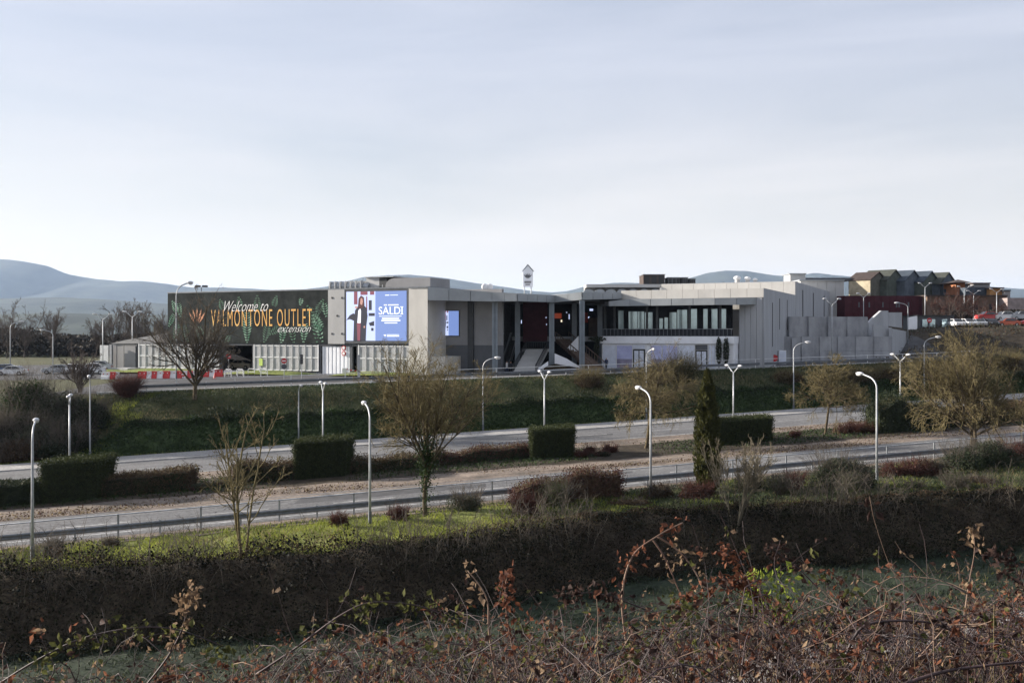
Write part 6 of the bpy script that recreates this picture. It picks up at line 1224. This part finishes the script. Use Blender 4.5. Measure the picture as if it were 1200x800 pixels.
R = (r.uniform(.0018, .0042, nc_)[:, None]) * np.linspace(1.2, .5, 12)[None]
P2, R2 = spawn(r, P, R, 3, .3, 1.0, 55, .28, 6, .2, -.03, .65, .0018)
hc_ = nc_ * 11 // 12; canes = [(*tubes_np([(P[:hc_], R[:hc_], 5), (P2[:nc_ * 14 // 5], R2[:nc_ * 14 // 5], 4)]), 0), (*tubes_np([(P[hc_:], R[hc_:], 5), (P2[nc_ * 14 // 5:], R2[nc_ * 14 // 5:], 4)]), 1)]
def leaflets(r, C, size):
    """curled leaflets: two folded halves each"""
    n = len(C); a = unit(r.normal(size=(n, 3)) + np.array([0, 0, -.45])); b = unit(np.cross(a, r.normal(size=(n, 3)))); c = np.cross(a, b); s = (size * r.uniform(.55, 1.35, n))[:, None]; f = r.uniform(.15, .55, (n, 1))
    base, tip = C, C + a * s * 2 + c * s * f * .8; mid = C + a * s - c * s * f * .1
    e1 = C + a * s * .85 + b * s * .62 + c * s * f; e2 = C + a * s * .85 - b * s * .62 + c * s * f
    V = np.stack([base, e1, tip, mid, e2], 1).reshape(-1, 3); i0 = np.arange(n)[:, None] * 5
    return V, np.concatenate([i0 + np.array([[0, 1, 2, 3]]), i0 + np.array([[0, 3, 2, 4]])])
def pick_pts(r, P, n, lo=.3):
    b = r.integers(0, len(P), n); t_ = r.uniform(lo, 1, n) * (P.shape[1] - 1); i = np.minimum(t_.astype(int), P.shape[1] - 2); w = (t_ - i)[:, None]; return P[b, i] * (1 - w) + P[b, i + 1] * w
LM = ['leaf_rust', 'leaf_tan', 'leaf_purple', 'leaf_olive']
parts = list(canes)
for k_, (m_, cnt) in enumerate(zip(LM, (7000, 7500, 12000, 4600))):
    C = np.concatenate([pick_pts(r, P2, cnt * 2 // 3), pick_pts(r, P, cnt // 3)]); C = np.repeat(C[: len(C) // 3], 3, 0) + r.normal(0, .018, (len(C) // 3 * 3, 3)); parts.append((*leaflets(r, C, .02 if m_ != 'leaf_tan' else .017), 2 + k_))
nb2 = 1100; Yb = r.uniform(3.8, 10.5, nb2); Xb = (r.uniform(-140, 1340, nb2) - 600) / F * Yb; zb_ = gz(Xb, Yb); hb_ = np.maximum(.2, env_z(Xb, Yb) - zb_) * r.uniform(.4, 1.0, nb2)
Pg = grow(r, np.stack([Xb, Yb, zb_], -1), np.stack([r.normal(0, .3, nb2), r.normal(0, .3, nb2), np.ones(nb2)], -1), hb_, 5, .12, -.02); parts.append((*tubes_np([(Pg, np.linspace(.003, .0012, 5)[None] * np.ones((nb2, 1)), 3)]), 6))
foliage('bramble_thicket', parts, ['cane', 'cane_pale'] + LM + ['straw_grass'], kind='stuff')
# single canes that stand clear of the thicket
def cane(label, pts, Y, rad, m, nl, seed, lm='leaf_rust'):
    r = np.random.default_rng(seed); Q = [at(px, py, Y + dy) for px, py, dy in pts]; t = thing('bramble_cane', label, 'bramble', tuple(Q[0]), group='bramble canes above the thicket')
    S = []                                            # smooth through the points
    for i in range(len(Q) - 1):
        p0, p1, p2, p3 = Q[max(i - 1, 0)], Q[i], Q[i + 1], Q[min(i + 2, len(Q) - 1)]
        for s in np.linspace(0, 1, 7)[:-1 if i < len(Q) - 2 else None]: S.append(.5 * ((2 * p1) + (p2 - p0) * s + (2 * p0 - 5 * p1 + 4 * p2 - p3) * s * s + (3 * p1 - p0 - 3 * p2 + p3) * s ** 3))
    mb = MB(); mb.tube(S, list(np.linspace(rad, rad * .45, len(S))), 6); mb.build('stem', m, t, smooth=True)
    A_ = np.array([tuple(q) for q in S]); C = A_[r.integers(len(A_) // 4, len(A_), nl)]; C = np.repeat(C, 4, 0) + r.normal(0, .03, (nl * 4, 3)); V, Fq = leaflets(r, C, .022); foliage('leaves', [(V, Fq, 0)], [lm], t)
cane('pale arching bramble cane looping highest over the field', [(735, 760, 0), (729, 700, 0), (741, 652, 0), (770, 628, 0), (800, 612, .1)], 6.2, .008, 'cane_pale', 16, 1)
cane('pale bramble cane falling from the top of the high loop', [(765, 632, 0), (780, 655, 0), (795, 690, 0), (810, 720, 0)], 6.2, .006, 'cane_pale', 6, 2, 'leaf_tan')
cane('second bramble cane falling beside the high loop', [(770, 628, 0), (795, 645, 0), (815, 670, 0), (825, 695, 0)], 6.25, .006, 'cane_pale', 8, 3, 'leaf_tan')
cane('bramble cane with dry leaves rising alone over the dark bank', [(165, 810, 0), (196, 770, 0), (214, 735, 0), (221, 705, 0), (224, 692, 0)], 5.6, .006, 'cane', 26, 4, 'leaf_tan')
cane('long leafy bramble cane leaning across the lower thicket', [(0, 800, 0), (40, 775, 0), (95, 748, 0), (160, 735, 0), (210, 738, 0), (262, 757, 0)], 5.2, .006, 'cane', 30, 5, 'leaf_olive')
cane('green leaved bramble cane arching left over the frosty field', [(300, 790, 0), (345, 760, 0), (400, 720, 0), (440, 705, 0), (500, 712, 0), (540, 735, 0)], 5.8, .007, 'cane', 30, 6, 'leaf_olive')
cane('upright pale dead stalk in the middle thicket', [(582, 800, 0), (573, 740, 0), (570, 700, 0), (548, 668, 0)], 5.4, .006, 'cane_pale', 4, 7, 'leaf_tan')
cane('upright pale dead stalk with curled leaves by the middle thicket', [(610, 800, 0), (596, 735, 0), (592, 690, 0), (596, 672, 0)], 5.6, .005, 'cane_pale', 22, 8, 'leaf_rust')
cane('thick dark bramble cane arching low across the thicket', [(990, 770, 0), (1010, 735, 0), (1050, 727, 0), (1100, 732, 0), (1150, 760, 0)], 4.6, .008, 'cane', 10, 9, 'leaf_purple')
cane('thick dark bramble cane sweeping along the thicket foot', [(1050, 805, 0), (1100, 788, 0), (1150, 780, 0), (1230, 772, 0)], 4.2, .009, 'cane', 4, 10, 'leaf_purple')
cane('bramble cane with purple leaves reaching toward the near bank', [(895, 700, 0), (880, 675, 0), (862, 655, 0), (842, 644, 0)], 6.6, .005, 'cane', 22, 11, 'leaf_rust')
cane('bramble cane with purple leaves poking up by the green sprig', [(960, 690, 0), (935, 665, 0), (915, 650, 0), (900, 640, 0)], 6.8, .005, 'cane', 20, 12, 'leaf_purple')
cane('tall thin bramble tip with pale leaves over the frosty field', [(1130, 720, 0), (1136, 680, 0), (1142, 645, 0), (1140, 618, 0)], 6.6, .005, 'cane_pale', 16, 13, 'leaf_tan')
cane('bramble cane with hanging leaves at the thicket end', [(1215, 720, 0), (1195, 680, 0), (1185, 655, 0), (1150, 650, 0)], 6.2, .005, 'cane', 26, 14, 'leaf_purple')
cane('dry cane with purple leaf clusters left of the high loop', [(760, 715, 0), (720, 700, 0), (690, 694, 0), (660, 700, 0)], 6.0, .005, 'cane', 34, 15, 'leaf_purple')
cane('dark leafy cane left of the green sprig', [(900, 720, 0), (880, 690, 0), (850, 680, 0), (800, 705, 0)], 5.9, .006, 'cane', 44, 16, 'leaf_rust')
# bright green sprigs
for i, (px, py, h, lab) in enumerate(((885, 690, .13, 'bright yellow green leaf sprig standing in the thicket'), (915, 700, .2, 'wider bright green sprig beside the upright one'), (800, 720, .14, 'dull green leafy sprig left in the thicket'))):
    r = np.random.default_rng(700 + i); c = at(px, py, 6.0); t = thing('green_sprig', lab, 'plant', tuple(c - Vector((0, 0, .6))), group='green sprigs in the thicket'); mb = MB(); mb.tube([c - Vector((0, 0, .6)), c + Vector((0, 0, h))], [.005, .002], 5); mb.build('stem', 'cane', t)
    C = np.array(c) + np.stack([r.normal(0, .035 + .02 * i, 90), r.normal(0, .05, 90), r.uniform(-.15, h, 90)], -1); foliage('leaves', [(*leaflets(r, C, .02), 0)], ['leaf_bright' if i < 2 else 'leaf_olive'], t)

# ------------------------------------------------------------------ the air
hm = bpy.data.materials.new('haze_air'); hm.use_nodes = True; nt = hm.node_tree; nt.nodes.remove(nt.nodes['Principled BSDF'])
pv = N(nt, 'ShaderNodeVolumePrincipled'); pv.inputs['Color'].default_value = (0.54, 0.71, 1.0, 1); pv.inputs['Density'].default_value = 0.00004; pv.inputs['Anisotropy'].default_value = 0.2
nt.links.new(pv.outputs[0], nt.nodes['Material Output'].inputs['Volume']); MATS['haze_air'] = hm
mb = MB(); mb.box(-16000, 16000, -1200, 17500, -60, 760); mb.build('haze', 'haze_air', kind='stuff')
